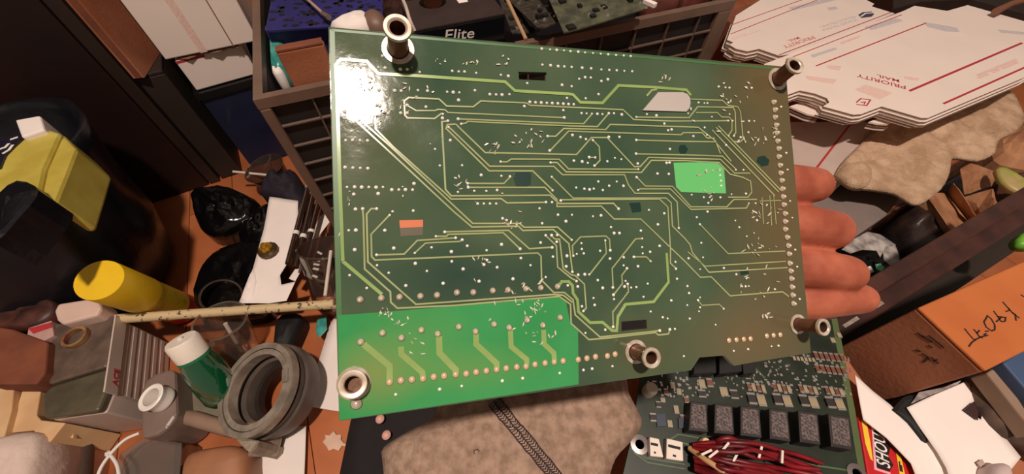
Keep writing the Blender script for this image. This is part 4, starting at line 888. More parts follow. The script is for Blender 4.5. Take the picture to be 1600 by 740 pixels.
# ------------------------------------------------------------------ held circuit board
Rb = ((0.9696381830716023, 0.05193236719541571, -0.23896615485686382), (-0.037806834928827214, 0.9972767291128244, 0.06332273527486053), (0.24160388482443432, -0.05236558800878842, 0.9689609940705701))
def c2w(x, y, z): return RGT * x - UPV * y + FWD * z
BC = CAM + c2w(0.02905544117940435, -0.008038183964929828, 0.1237633877143482)
BX = c2w(Rb[0][0], Rb[1][0], Rb[2][0]); BY = -c2w(Rb[0][1], Rb[1][1], Rb[2][1]); BN = -c2w(Rb[0][2], Rb[1][2], Rb[2][2])
def BP(px, py, off=0.0):
    """where the pixel's ray meets the board's face (or a plane parallel to it, off towards the camera)"""
    d = ray(px, py); t = ((BC - CAM).dot(BN) + off) / d.dot(BN); return CAM + d * t
def BPn(px, py, h): return BP(px, py) + BN * h
def mask_mat(name, c1, c2, stain_list, rlo=0.04, rhi=0.14):
    """glossy solder mask; flux-residue discolourations with soft outlines at points of the board (placed with place_stains)"""
    mt = bpy.data.materials.new(name); mt.use_nodes = True
    nt = mt.node_tree; N = nt.nodes; L = nt.links; bs = N['Principled BSDF']; tc = N.new('ShaderNodeTexCoord')
    n1 = N.new('ShaderNodeTexNoise'); n1.inputs['Scale'].default_value = 28; n1.inputs['Detail'].default_value = 5; L.new(tc.outputs['Object'], n1.inputs['Vector'])
    cr = N.new('ShaderNodeValToRGB'); cr.color_ramp.elements[0].position = 0.3; cr.color_ramp.elements[1].position = 0.7
    cr.color_ramp.elements[0].color = (*lin(c1), 1); cr.color_ramp.elements[1].color = (*lin(c2), 1); L.new(n1.outputs['Fac'], cr.inputs['Fac'])
    last = cr.outputs['Color']; out = []
    for pos, colr, sc3, amt in stain_list:
        m = N.new('ShaderNodeMapping'); m.vector_type = 'TEXTURE'; L.new(tc.outputs['Object'], m.inputs['Vector']); m.inputs['Scale'].default_value = sc3
        gr = N.new('ShaderNodeTexGradient'); gr.gradient_type = 'SPHERICAL'; L.new(m.outputs[0], gr.inputs['Vector'])
        mu = N.new('ShaderNodeMath'); mu.operation = 'MULTIPLY'; mu.inputs[1].default_value = amt; L.new(gr.outputs['Fac'], mu.inputs[0])
        mx = N.new('ShaderNodeMix'); mx.data_type = 'RGBA'; mx.inputs[7].default_value = (*lin(colr), 1)
        L.new(mu.outputs[0], mx.inputs[0]); L.new(last, mx.inputs[6]); last = mx.outputs[2]; out.append((pos, m))
    L.new(last, bs.inputs['Base Color'])
    bp = N.new('ShaderNodeBump'); bp.inputs['Strength'].default_value = 0.2; bp.inputs['Distance'].default_value = 0.0005
    n2 = N.new('ShaderNodeTexNoise'); n2.inputs['Scale'].default_value = 150; n2.inputs['Detail'].default_value = 6; L.new(tc.outputs['Object'], n2.inputs['Vector'])
    L.new(n2.outputs['Fac'], bp.inputs['Height']); L.new(bp.outputs['Normal'], bs.inputs['Normal'])
    n3 = N.new('ShaderNodeTexNoise'); n3.inputs['Scale'].default_value = 60; n3.inputs['Detail'].default_value = 4; L.new(tc.outputs['Object'], n3.inputs['Vector'])
    mr = N.new('ShaderNodeMapRange'); mr.inputs['From Min'].default_value = 0.3; mr.inputs['From Max'].default_value = 0.7; mr.inputs['To Min'].default_value = rlo; mr.inputs['To Max'].default_value = rhi
    L.new(n3.outputs['Fac'], mr.inputs['Value']); L.new(mr.outputs[0], bs.inputs['Roughness'])
    return mt, out
def place_stains(o, out):
    for (x, y), m in out: m.inputs['Location'].default_value = BP(x, y) - world_loc(o)
m_pcb, st_pcb = mask_mat('board_solder_mask', (54, 78, 60), (80, 97, 73), [((1225, 330), (104, 84, 56), (0.035, 0.09, 0.09), 0.9), ((1200, 120), (100, 84, 54), (0.03, 0.03, 0.03), 0.9), ((1170, 530), (112, 92, 66), (0.035, 0.02, 0.02), 0.8), ((560, 180), (110, 108, 80), (0.022, 0.04, 0.04), 0.5), ((1010, 548), (92, 86, 56), (0.02, 0.015, 0.015), 0.6), ((720, 430), (38, 64, 58), (0.04, 0.012, 0.012), 0.7)])
m_bare, st_bare = mask_mat('bare_laminate_green', (52, 142, 80), (70, 158, 94), [((590, 580), (134, 146, 84), (0.016, 0.012, 0.012), 0.9), ((720, 575), (104, 152, 84), (0.05, 0.008, 0.008), 0.8), ((650, 530), (96, 150, 84), (0.02, 0.012, 0.012), 0.6)])
board = thing('circuit_board', BC, 'large green circuit board, solder side up, held by a hand', 'circuit board')
outer = [(513, 42), (1227, 104), (1267, 551), (1180, 565), (1147, 571), (1132, 555), (1093, 558), (1080, 578), (530, 657)]
holes = [[(810, 112), (854, 113), (853, 126), (811, 124)], [(971, 502), (1010, 499), (1011, 513), (971, 517)]]
TH = 0.0016
loops = [[BP(*p) for p in outer]] + [[BP(*p) for p in h] for h in holes]
tri = geometry.tessellate_polygon(loops)
allp = [p for l in loops for p in l]; n0 = len(allp)
bvv = allp + [p - BN * TH for p in allp]; bff = [list(t) for t in tri] + [[i + n0 for i in reversed(t)] for t in tri]
base = 0
for l in loops:
    k = len(l)
    for i in range(k): a, b = base + i, base + (i + 1) % k; bff.append([a, b, b + n0, a + n0])
    base += k
lam = obj('laminate', bvv, bff, m_pcb, board)
place_stains(lam, st_pcb)
m_bare2 = M('bare_laminate_mint', (104, 196, 116), 0.35, vary=0.06)
m_edge = M('board_edge_green', (70, 112, 66), 0.4, vary=0.15)
def onb(name, px, h, th, mat, parent=board): return prism(name, [BPn(x, y, h + th) for x, y in px], -BN * th, mat, parent)
bare = onb('bare_laminate', [(528.5, 492), (600, 487), (872, 464), (884, 470), (891, 505), (903, 517), (904, 600), (530.5, 656)], 0.00002, 0.00008, m_bare)
onb('bare_laminate', [(1052, 254), (1120, 253), (1131, 264), (1134, 302), (1064, 300), (1056, 292)], 0.00002, 0.0001, m_bare2)
onb('margin_strip', [(515, 46), (523, 47), (538, 640), (530, 650)], 0.00002, 0.00006, m_edge)
onb('margin_strip', [(518, 45), (1226, 107), (1226, 110), (518, 49)], 0.00002, 0.00006, m_edge)
place_stains(bare, st_bare)
m_sil = M('silver_shield', (226, 216, 210), 0.28, 0.4, vary=0.08)
onb('shield_plate', [(1003, 173), (1027, 145), (1066, 145), (1073, 148), (1077, 154), (1077.5, 162), (1076, 169), (1071, 175)], 0.0001, 0.0004, m_sil)
m_cop = M('orange_copper', (206, 106, 58), 0.5, vary=0.08)
onb('copper_window', [(624, 344), (661, 343), (661, 354), (625, 356)], 0.00003, 0.00008, m_cop)
onb('window_shade_strip', [(625, 356), (661, 354), (661, 367), (626, 369)], 0.00003, 0.00006, M('brown_window_shade', (84, 72, 48), 0.4))  # brown shade painted as a strip below the copper window
for px in ([(806, 266), (822, 265), (830, 272), (829, 288), (818, 293), (806, 290), (802, 278)], [(1184, 245), (1194, 243), (1202, 250), (1200, 258), (1190, 260), (1182, 252)], [(1062, 227), (1070, 226), (1075, 233), (1071, 240), (1063, 240), (1060, 234)], [(983, 317), (1000, 316), (1002, 330), (988, 332)], [(1155, 420), (1168, 419), (1170, 427), (1158, 430)]):
    onb('dark_patch', px, 0.00003, 0.00005, M('dark_mask', (28, 58, 50), 0.3))
# traces
TR = [
 ([(536, 408), (531, 279), (527, 141), (525, 102), (533, 93), (573, 96), (591, 115.5), (650, 118.5), (708, 122.5), (789, 128), (804.5, 142), (889, 147), (895, 148), (906.5, 160), (941, 161), (966, 133.7), (1024, 136.7), (1072, 140.6), (1079, 149)], 5),
 ([(536, 408), (597, 459.5)], 5), ([(543.4, 116.5), (543.4, 177), (601, 230), (710, 331.5), (737.6, 354.7), (809.5, 353), (816.6, 360), (864, 358.4), (888.6, 380.7), (894, 424)], 2.6),
 ([(566.7, 106), (567.7, 191.4), (607, 226), (738.6, 349), (811.6, 349), (818.7, 355), (871, 354.7), (893, 374.6)], 2.6),
 ([(551, 105), (544, 112), (543.5, 118)], 2.6),
 ([(578, 113), (584, 122.5), (587, 201.6), (615, 230), (700, 306), (705, 311), (783, 310.4), (792, 317), (853, 316)], 2.6),
 ([(699.5, 189.4), (690.3, 190.4), (696, 296), (705, 305.8), (859, 305), (873.4, 318), (958, 317.5), (966, 326)], 2.4),
 ([(731.5, 292.8), (851, 292.8), (870, 311.5), (870, 322.6), (939, 322), (959, 342), (1000.7, 342), (1045, 384.7), (1069.6, 408), (1093.5, 432.8), (1110.5, 432), (1140, 461.8), (1207, 456.5), (1222, 455.5), (1232, 463)], 2.2),
 ([(731.5, 286.5), (787, 286.7), (797.4, 276)], 2.2), ([(712, 194), (699, 195), (697, 201), (764, 267), (832, 267), (863, 297)], 2.4),
 ([(701, 199), (705, 202), (765, 259.8), (865, 260), (878.5, 273), (975.4, 273), (981.4, 289), (991.6, 302), (1044, 302), (1057.4, 315.5), (1060, 356)], 2.2),
 ([(712, 194), (718, 200), (758, 238.5), (900.4, 241.5), (923.7, 215), (948, 215), (990.6, 260.4), (999.7, 260.4), (1013, 246), (1069.6, 247.6), (1125, 249), (1147, 270.5), (1171.6, 270.5)], 2.2),
 ([(782, 252.7), (792, 253), (798.4, 248.6), (873.4, 249), (888, 264), (996.6, 264.4)], 2.2),
 ([(860, 254), (870, 254), (884, 268.5), (1001.7, 269.5), (1017, 250.6), (1069, 251), (1123, 254), (1140, 272), (1160, 277), (1172, 283), (1174, 300), (1168, 308), (1137, 308)], 2.2),
 ([(862, 276.6), (895, 309.4), (1040, 309.4), (1048, 316.5), (1050, 353), (1069.6, 372.5), (1077.6, 382), (1081, 394), (1107, 425), (1230, 417.7)], 2.2),
 ([(876, 312), (1030, 311), (1043, 323.6), (1047, 389), (1047, 411), (1055.4, 419)], 2.2), ([(926, 219), (936, 229.4), (937, 250.6), (929, 259)], 2.2), ([(920.6, 246), (930, 246)], 2),
 ([(993.6, 219), (1069.6, 221), (1117, 221.7), (1142, 252)], 2.2), ([(993.6, 240.5), (1069.6, 242), (1128, 244), (1150, 265)], 2.2),
 ([(994.6, 277), (1007.8, 290.6), (1050, 291), (1079, 323), (1135, 323), (1146, 311.5), (1182, 311.5)], 2.2), ([(996.6, 297), (999.7, 295), (1047, 295), (1079, 327), (1165.5, 325), (1169.5, 317.5)], 2.2),
 ([(690, 177.3), (679, 185.4), (636.6, 184.4), (632.6, 180), (631.6, 158), (638.7, 152.5), (686, 155), (698, 166), (739.6, 167), (751, 158), (821.7, 161), (828, 164.8), (973, 171.6), (989.6, 187), (1052, 189.4), (1139, 188.7)], 2.2),
 ([(636.6, 165), (650, 173), (680, 173), (685, 171), (695.5, 172), (700, 176), (880.5, 184)], 2.2), ([(715, 186), (889.6, 193), (911.5, 193.5), (924.7, 178)], 2.2),
 ([(720.4, 193.7), (727.5, 192.7), (730.5, 190), (889.6, 196.8), (933, 198), (951, 177)], 2.2), ([(855, 213), (868, 213), (880.5, 201), (946, 202.6), (953, 194.5), (1090.5, 199), (1117, 220), (1125, 240)], 2.2),
 ([(859, 235.5), (888, 205), (1063.5, 210.7), (1067, 207.5), (1096.6, 207.5), (1103.7, 215.6), (1116, 216)], 2.2), ([(993.6, 183), (1076, 184), (1089.5, 167), (1145, 168), (1148, 175), (1149, 207.5), (1145, 212.6)], 2.2),
 ([(1079, 155), (1128, 157), (1137, 165), (1152, 167), (1156.4, 175), (1160.4, 217.7), (1155, 222), (1145, 221)], 2), ([(1086.5, 176), (1120, 176), (1127, 183), (1139, 183), (1143, 189), (1143, 203.5), (1137, 212.6)], 2),
 ([(1118, 199), (1216, 300)], 2.4), ([(1122, 197), (1220, 298)], 2.4), ([(1112, 203), (1210, 306)], 2.4), ([(1010, 150), (1018, 141), (1026, 140)], 3),
 ([(694.5, 362), (794.4, 359.8), (826.8, 388.4), (862, 386)], 2.4), ([(681, 369), (697.5, 369), (700, 366), (786, 363.4), (812.6, 388.8)], 2.4), ([(589, 398), (631.6, 396.7), (652, 375.5), (711, 371.5)], 2.6), ([(648, 395), (665, 379.5), (718, 377), (722.4, 374.6)], 2.4),
 ([(609, 335.5), (580, 366), (581, 400.8), (586, 406), (709.6, 401), (840, 395), (845, 400), (846, 437.4), (865, 456.6), (881.5, 456.6), (895, 468), (898.4, 491.5), (937, 526), (1030, 516)], 2.6),
 ([(566.7, 326), (568, 340), (570, 420), (610, 455.5), (610.7, 471.7), (621, 481), (709.6, 476.8), (873.4, 462.7), (891, 475), (892, 504.7), (919.6, 530), (945, 528), (1024, 519), (1028, 523), (1044, 521), (1046, 514)], 2.6),
 ([(589, 326), (580, 326), (573, 334.5), (575, 409), (650, 475), (864, 459.7), (880, 461), (894, 472)], 2.6),
 ([(871, 447.5), (878, 439.4), (888, 439.4), (894, 445.5), (895, 457.7), (902, 468), (903.4, 486.5), (921.7, 503.7), (941, 503), (956, 516), (963, 516), (965, 494.6), (977, 475), (1021, 471), (1044, 440.4), (1041, 395)], 4.5),
 ([(852, 367.5), (869, 383.7), (871, 417), (892, 434), (900, 438.4)], 2.2), ([(861, 367.5), (866, 373), (874, 373.6), (879.5, 419), (892, 429), (898, 430), (912.6, 443.5), (915.6, 481), (911.5, 485.5)], 2.2),
 ([(895, 400), (894, 383.7), (906.5, 370), (946, 368.5), (952, 373.6), (953, 390.8)], 2.2), ([(945, 375.6), (947, 395), (920.7, 428.7)], 2.2), ([(1003, 372.5), (992.6, 373), (956, 419), (957.5, 449.5)], 2.2), ([(979.4, 419), (971, 430), (972, 442.5), (958, 460.7)], 2.2),
 ([(980.4, 443.5), (981.4, 455.6), (957, 487.5), (957.7, 510.4)], 2.2), ([(990.6, 401), (1009.4, 401), (1016, 408)], 2.2), ([(1093, 350), (1137, 396), (1226, 392)], 2), ([(1074, 393), (1101, 415.6), (1227, 408)], 2), ([(1089, 468.6), (1096.7, 476.7), (1123, 475), (1130.6, 482)], 2),
 ([(568, 537), (609, 571), (609, 597)], 9), ([(626.5, 541), (627.5, 553), (660, 581), (661, 589)], 8.5), ([(686, 525), (686.7, 551), (712, 577), (712, 585)], 8.5), ([(743.7, 521), (743.7, 537), (776, 567), (776, 575)], 8), ([(797.4, 516), (798.4, 541), (822.7, 561), (822.7, 569)], 7.5), ([(849, 515), (850, 537), (865, 551), (866, 563)], 7.5),
 ([(1190, 308), (1192, 350)], 1.6), ([(1202, 305), (1205, 352)], 1.6), ([(1208, 305), (1212, 350)], 1.6), ([(1186, 314), (1220, 313)], 1.6)]
m_tr = M('trace_green', (168, 174, 126), 0.2, c2=(148, 156, 108), scale=60)
m_trw = M('trace_wide_green', (152, 176, 108), 0.2, c2=(134, 160, 94), scale=60)
PXM = 0.000205   # metres on the board for one pixel near its middle
for pts, w_ in TR:
    P = [BPn(x, y, 0.00012) for x, y in pts]
    v, f = ribbonv(P, w_ * PXM * (0.9 if pts[0][0] < 650 else 1.0), BN, 0.00008)
    obj('copper_trace', v, f, m_trw if w_ >= 4 else m_tr, board)
# solder joints
def dome(r, h, seg=10): return [(r * 1.35, 0.0), (r * 1.05, h * 0.18), (r * 0.8, h * 0.6), (r * 0.4, h * 0.92), (r * 0.05, h)]
m_sold = M('solder_dull', (236, 222, 204), 0.18, 0.25, c2=(206, 188, 164), scale=400)
m_tan_s = M('solder_flux_tan', (228, 200, 170), 0.3, 0.1, c2=(204, 170, 136), scale=400)
def proto(r, h, mat, seg=12):
    v, f = lathev(dome(r, h), (0, 0, 0), BN, seg, closed=False); me = bpy.data.meshes.new('solder_joint'); me.from_pydata(v, [], f); me.materials.append(mat)
    for p in me.polygons: p.use_smooth = True
    return me
def put(me, name, x, y, h=0.0001):
    o = bpy.data.objects.new(name, me); COL.objects.link(o); o.parent = board; o.location = BPn(x, y, h) - BC; return o
pj, pr3, prr = proto(0.00078, 0.0013, m_sold), proto(0.00075, 0.0005, m_tan_s), proto(0.00085, 0.0013, m_sold)
row1 = [(563, 468), (596, 465.6), (624.5, 464), (657, 462.6), (683, 461), (714, 457), (739.6, 456.6), (770, 454), (793.7, 453), (821.7, 451), (845, 449.5), (871, 447.5), (598, 520), (564, 534), (627.5, 527.6), (658.5, 515.5), (684, 521.5), (717, 510.5), (743, 517.6), (772, 506.5), (795.4, 511.5), (823.7, 500), (848, 508), (875, 496)]
for x, y in row1: put(pj, 'solder_joint', x, y)
row3 = [(608.7, 596.5), (626.5, 594), (643.7, 592.5), (661, 591), (677.8, 588.4), (694, 586.8), (712, 584.5), (728.5, 583.5), (744, 581), (760, 579), (776, 576.8), (791, 575), (807.5, 573), (822, 572), (836, 569), (851.7, 567), (866, 565), (880, 563.6), (903.4, 561.5), (917, 559.4), (930.4, 557), (949, 555.8), (961, 553), (1139, 531.5), (1150.5, 530.6), (1162, 529.7), (1172.5, 529), (1198, 524.5), (1208.5, 523.6), (1219, 522.7)]
for x, y in row3: put(pr3, 'solder_joint', x, y)
rcol = [(1208, 160), (1210, 172), (1210, 183.6), (1212, 195.8), (1213, 208), (1214, 220.7), (1215.8, 232.4), (1216, 245), (1217.8, 258.4), (1218.8, 270.5), (1220.6, 282), (1221.8, 295), (1222.8, 307.4), (1223.8, 319.8), (1225.7, 333.7), (1225.9, 346), (1226, 358), (1229, 370.6), (1231, 383.7), (1232, 396.5), (1233, 411), (1234.5, 423), (1235.6, 435), (1236.6, 448), (1237.7, 460.7), (1239, 474)]
for x, y in rcol: put(prr, 'solder_joint', x, y)
dots = [(1220, 167), (1228, 239), (1230, 265), (1234, 314), (1237.5, 340), (1242, 390), (1245, 416.5), (1249, 467), (618.4, 615.8), (687, 607.7), (721.4, 602.7), (784.8, 594.6), (816.6, 590.6), (874.4, 582.5), (911.5, 577.7), (925, 575.6), (956.7, 571.6), (1146, 547.7), (1168.4, 545), (1205, 540.6), (1215.8, 539.7)]
S = 200 / 987.0
def cropd(x0, y0, l, s=S): return [(x0 + x * s, y0 + y * s) for x, y in l]
dots += cropd(510, 80, [(200, 115), (267, 120), (432, 38), (402, 127), (453, 130), (570, 140), (623, 140), (720, 163), (970, 153), (405, 298), (458, 302), (527, 305), (577, 307), (706, 302), (780, 307), (465, 357), (410, 420), (623, 418), (768, 430), (573, 477), (623, 477), (475, 480), (140, 465), (140, 518), (150, 688), (203, 686), (260, 688), (318, 690), (898, 485), (895, 517), (937, 538), (943, 587), (955, 688)])
dots += cropd(690, 60, [(82, 253), (132, 257), (177, 258), (267, 268), (457, 283), (514, 292), (772, 82), (836, 88), (887, 92), (943, 95), (777, 205), (840, 210), (897, 215), (945, 218), (660, 347), (928, 358), (43, 413), (90, 417), (137, 418), (257, 402), (372, 432), (420, 434), (466, 436), (523, 432), (131, 477), (680, 492), (724, 495), (768, 497), (811, 499), (853, 501), (896, 503), (938, 505), (978, 508), (638, 524), (938, 555), (943, 611), (128, 622), (152, 660)])
dots += cropd(870, 80, [(105, 3), (165, 7), (217, 12), (278, 17), (338, 22), (396, 27), (456, 32), (515, 36), (569, 40), (10, 118), (58, 121), (114, 124), (195, 130), (264, 135), (343, 143), (404, 147), (461, 150), (520, 154), (580, 157), (172, 215), (218, 203), (261, 205), (343, 232), (393, 219), (40, 262), (114, 272), (321, 333), (222, 365), (78, 362), (130, 411), (90, 410), (50, 407), (10, 405), (52, 457), (190, 479), (229, 481), (270, 483), (312, 485), (351, 487), (400, 480), (440, 480), (500, 490), (57, 513), (612, 508), (693, 487), (767, 497), (828, 560), (857, 611), (884, 605), (120, 648), (182, 663), (224, 679), (277, 688), (400, 663), (482, 661), (612, 686)])
dots += cropd(1050, 90, [(203, 348), (248, 352), (271, 352), (123, 431), (306, 457), (250, 540), (267, 597), (163, 607), (430, 487), (463, 488), (442, 437), (433, 348), (433, 605), (475, 605), (527, 615), (415, 675), (358, 225), (410, 232), (441, 234), (592, 490), (632, 490), (570, 232), (612, 235), (718, 632)])
dots += cropd(510, 220, [(145, 205), (205, 208), (262, 210), (320, 213), (160, 357), (218, 356), (273, 358), (328, 357), (384, 359), (437, 357), (505, 378), (559, 377), (610, 377), (665, 378), (676, 330), (838, 64), (875, 191), (225, 527), (281, 524), (388, 524), (511, 544), (488, 573), (670, 539), (173, 690), (228, 689), (451, 690), (400, 408), (212, 412)])
dots += cropd(690, 200, [(66, 95), (158, 288), (305, 363), (461, 370), (527, 375), (201, 427), (205, 459), (252, 485), (345, 486), (428, 479), (126, 493), (278, 583), (326, 583), (373, 583), (421, 583), (804, 572), (851, 572), (855, 481), (755, 620), (897, 669), (958, 719), (775, 735), (849, 377), (840, 267), (455, 260), (817, 64), (833, 175), (470, 697), (502, 710)])
dots += cropd(870, 200, [(119, 55), (182, 72), (224, 87), (277, 95), (400, 71), (482, 70), (612, 94), (610, 199), (871, 163), (249, 226), (295, 228), (131, 253), (195, 260), (238, 270), (290, 291), (389, 258), (447, 231), (497, 242), (623, 275), (627, 318), (614, 380), (625, 478), (319, 413), (461, 413), (403, 446), (513, 447), (149, 460), (212, 469), (252, 475), (284, 468), (354, 479), (30, 560), (475, 623), (709, 632), (827, 658), (10, 669), (116, 669), (70, 719), (278, 681), (340, 674), (845, 270), (868, 268), (775, 352), (862, 355)])
dots += cropd(1050, 230, [(490, 175), (549, 175), (367, 176), (370, 217), (376, 259), (378, 298), (150, 367), (243, 386), (290, 386), (371, 387), (278, 430), (272, 497), (189, 540), (50, 622), (213, 594), (486, 565), (517, 617), (590, 432), (642, 432), (730, 443), (653, 563), (457, 362), (568, 358)])
dots += cropd(510, 340, [(219, 247), (388, 287), (520, 235), (180, 443), (312, 542), (391, 367), (481, 425), (682, 272), (686, 353), (775, 411), (613, 523), (900, 506), (845, 144), (912, 110), (811, 229), (964, 262), (967, 337)])
dots += cropd(690, 330, [(25, 160), (108, 205), (159, 220), (198, 267), (76, 312), (80, 387), (166, 445), (347, 301), (350, 376), (326, 411), (428, 432), (462, 256), (605, 290), (611, 361), (685, 416), (763, 242), (802, 186), (848, 186), (891, 183), (887, 236), (852, 279), (858, 350), (966, 345), (960, 425), (802, 507), (550, 521), (289, 539), (12, 555), (973, 571)])
dots += cropd(870, 330, [(114, 221), (189, 246), (192, 291), (78, 343), (127, 343), (153, 329), (207, 325), (73, 426), (119, 467), (164, 490), (215, 486), (249, 487), (333, 305), (373, 225), (411, 301), (409, 365), (315, 531), (353, 591), (151, 538), (161, 580), (84, 571), (417, 123), (441, 169), (482, 169), (647, 150), (778, 102), (939, 130), (791, 267), (657, 210), (657, 276), (661, 325), (718, 313), (593, 352), (722, 385), (515, 355), (514, 417), (540, 440), (625, 424), (529, 536), (521, 580), (545, 560), (572, 588), (612, 584), (700, 558), (431, 587), (436, 644), (440, 677), (667, 659), (881, 687), (925, 520), (917, 441), (913, 389), (282, 668), (291, 722)])
dots += cropd(1050, 360, [(24, 232), (27, 283), (36, 355), (112, 409), (124, 461), (214, 91), (120, 205), (227, 198), (205, 285), (380, 276), (205, 492), (190, 513), (205, 565), (197, 594), (111, 549), (129, 648), (20, 724), (378, 575), (319, 693), (472, 323), (514, 411), (540, 411), (563, 409), (755, 432)], 210 / 990.0)
dots += cropd(870, 450, [(193, 140), (204, 176), (220, 345), (373, 320), (433, 298), (722, 180), (815, 224), (853, 233), (792, 327), (870, 318), (909, 314), (978, 523)])
mb = MB(); random.seed(6)
for x, y in dots:
    r = random.uniform(0.00030, 0.00046) * (1.0 if x < 1050 else 0.85)
    v, f = lathev(dome(r, r * 1.2), BPn(x, y, 0.0001), BN, 7, closed=False); mb.add(v, f)
sd_ = mb.build('solder_points', M('solder_bright', (246, 242, 236), 0.35, 0.0, vary=0.03), board, smooth=True); sd_['kind'] = 'stuff'
# flux residue flakes
mb = MB(); random.seed(12)
spots = [(800, 347, 14, 12), (825, 216, 26, 14), (770, 232, 14, 10), (720, 285, 16, 10), (752, 405, 14, 6), (1112, 280, 30, 6), (1185, 380, 30, 16), (1195, 335, 25, 14), (1130, 190, 60, 10), (1150, 140, 30, 8), (605, 175, 25, 10), (690, 95, 10, 5), (735, 100, 12, 6), (785, 95, 12, 5), (640, 150, 40, 10), (600, 490, 14, 10), (625, 500, 14, 10), (640, 540, 30, 8), (830, 480, 25, 14), (845, 520, 25, 10), (790, 480, 60, 8), (1180, 440, 40, 14), (1190, 210, 25, 14), (1120, 300, 20, 5), (570, 130, 18, 12), (820, 450, 40, 8), (1195, 495, 10, 6), (1040, 125, 12, 5), (545, 310, 16, 4), (700, 345, 200, 10)]
for cx, cy, rad, n in spots:
    for k in range(n):
        a = random.random() * 6.28; rr = rad * math.sqrt(random.random()); x, y = cx + math.cos(a) * rr, cy + math.sin(a) * rr * 0.7
        b = random.random() * 6.28; L_ = random.uniform(1.2, 5.0); W_ = random.uniform(0.6, 2.0)
        ca_, sa_ = math.cos(b), math.sin(b)
        pts = [(x + ca_ * u * L_ - sa_ * w_ * W_, y + sa_ * u * L_ + ca_ * w_ * W_) for u, w_ in ((-1, 0.1), (-0.3, 0.8), (0.5, 0.4), (1, -0.2), (0.2, -0.9))]
        mb.add(*ext([BPn(px, py, 0.0002 + random.random() * 0.0003) for px, py in pts], -BN * 0.0001))
fx = mb.build('flux_flakes', M('flux_residue', (222, 214, 198), 0.35, c2=(186, 180, 154), scale=300), board); fx['kind'] = 'stuff'
# standoffs
m_st = M('standoff_nickel', (232, 222, 208), 0.25, 0.35, c2=(180, 160, 136), scale=200)
m_stb = M('standoff_brown', (140, 92, 68), 0.4, 0.4, c2=(104, 70, 54), scale=120)
m_bore = M('standoff_bore', (120, 84, 64), 0.35, 0.5)
def standoff(bpx, tpx, r):
    b = BP(*bpx) + BN * 0.0001
    best = min((k * 0.0002 for k in range(20, 120)), key=lambda l: (Vector(pix(b + BN * l)) - Vector(tpx)).length)
    t = BP(*tpx, best); ax = t - b; Ln = ax.length
    s = bpy.data.objects.new('standoff', None); COL.objects.link(s); s.parent = board; s.location = b - BC; s.empty_display_size = 0.005
    lathe('pad', [(r * 0.85, 0.0), (r * 1.22, 0.0), (r * 1.22, 0.0003), (r * 0.85, 0.0003)], b, m_st, s, axis=BN, closed=True)
    lathe('sleeve', [(r * 0.60, 0.0), (r * 0.78, 0.0), (r * 0.74, Ln * 0.5), (r * 0.78, Ln * 0.9), (r * 0.60, Ln * 0.9)], b, m_stb, s, axis=ax, closed=True)
    lathe('end_ring', [(r * 0.60, Ln * 0.9), (r * 0.98, Ln * 0.9), (r, Ln * 0.94), (r * 0.96, Ln), (r * 0.72, Ln), (r * 0.62, Ln * 0.97)], b, m_st, s, axis=ax, closed=True)
    lathe('thread_bore', [(r * 0.5, 0.0002), (r * 0.598, 0.0002), (r * 0.598, Ln * 0.96), (r * 0.56, Ln * 0.96)], b, m_bore, s, axis=ax, closed=True)
    lathe('bore_floor', [(0.0001, 0.0007), (r * 0.595, 0.0007)], b, m_bore, s, axis=ax)
    return s
for bpx, tpx, rp in (((622, 77), (621, 42), 22), ((553, 598), (551, 600), 23), ((993, 549), (1019, 559), 16.5), ((1246, 506), (1288, 511), 13.5), ((1214, 124), (1243, 101), 15.5)):
    depth = (BP(*tpx, 0.01) - CAM).dot(FWD)
    standoff(bpx, tpx, rp * depth / F_PX)
o = bpy.data.objects.new('edge_screw', proto(0.0012, 0.001, m_st)); COL.objects.link(o); o.parent = board; o.location = BPn(557, 630, 0.0002) - BC

# ------------------------------------------------------------------ hand under the board
m_skin = bpy.data.materials.new('skin'); m_skin.use_nodes = True
nt = m_skin.node_tree; N = nt.nodes; L = nt.links; b_ = N['Principled BSDF']
b_.inputs['Roughness'].default_value = 0.48; b_.inputs['Subsurface Weight'].default_value = 0.15; b_.inputs['Subsurface Radius'].default_value = (0.008, 0.003, 0.002); b_.inputs['Subsurface Scale'].default_value = 0.5
tcn = N.new('ShaderNodeTexCoord'); nz1 = N.new('ShaderNodeTexNoise'); nz1.inputs['Scale'].default_value = 70; nz1.inputs['Detail'].default_value = 6; L.new(tcn.outputs['Object'], nz1.inputs['Vector'])
cr = N.new('ShaderNodeValToRGB'); cr.color_ramp.elements[0].position = 0.35; cr.color_ramp.elements[1].position = 0.7
cr.color_ramp.elements[0].color = (*lin((150, 74, 54)), 1); cr.color_ramp.elements[1].color = (*lin((188, 106, 80)), 1); L.new(nz1.outputs['Fac'], cr.inputs['Fac']); L.new(cr.outputs['Color'], b_.inputs['Base Color'])
wv = N.new('ShaderNodeTexNoise'); wv.inputs['Scale'].default_value = 900; wv.inputs['Detail'].default_value = 3; L.new(tcn.outputs['Object'], wv.inputs['Vector'])
bm_ = N.new('ShaderNodeBump'); bm_.inputs['Strength'].default_value = 0.25; bm_.inputs['Distance'].default_value = 0.0004; L.new(wv.outputs['Fac'], bm_.inputs['Height']); L.new(bm_.outputs['Normal'], b_.inputs['Normal'])
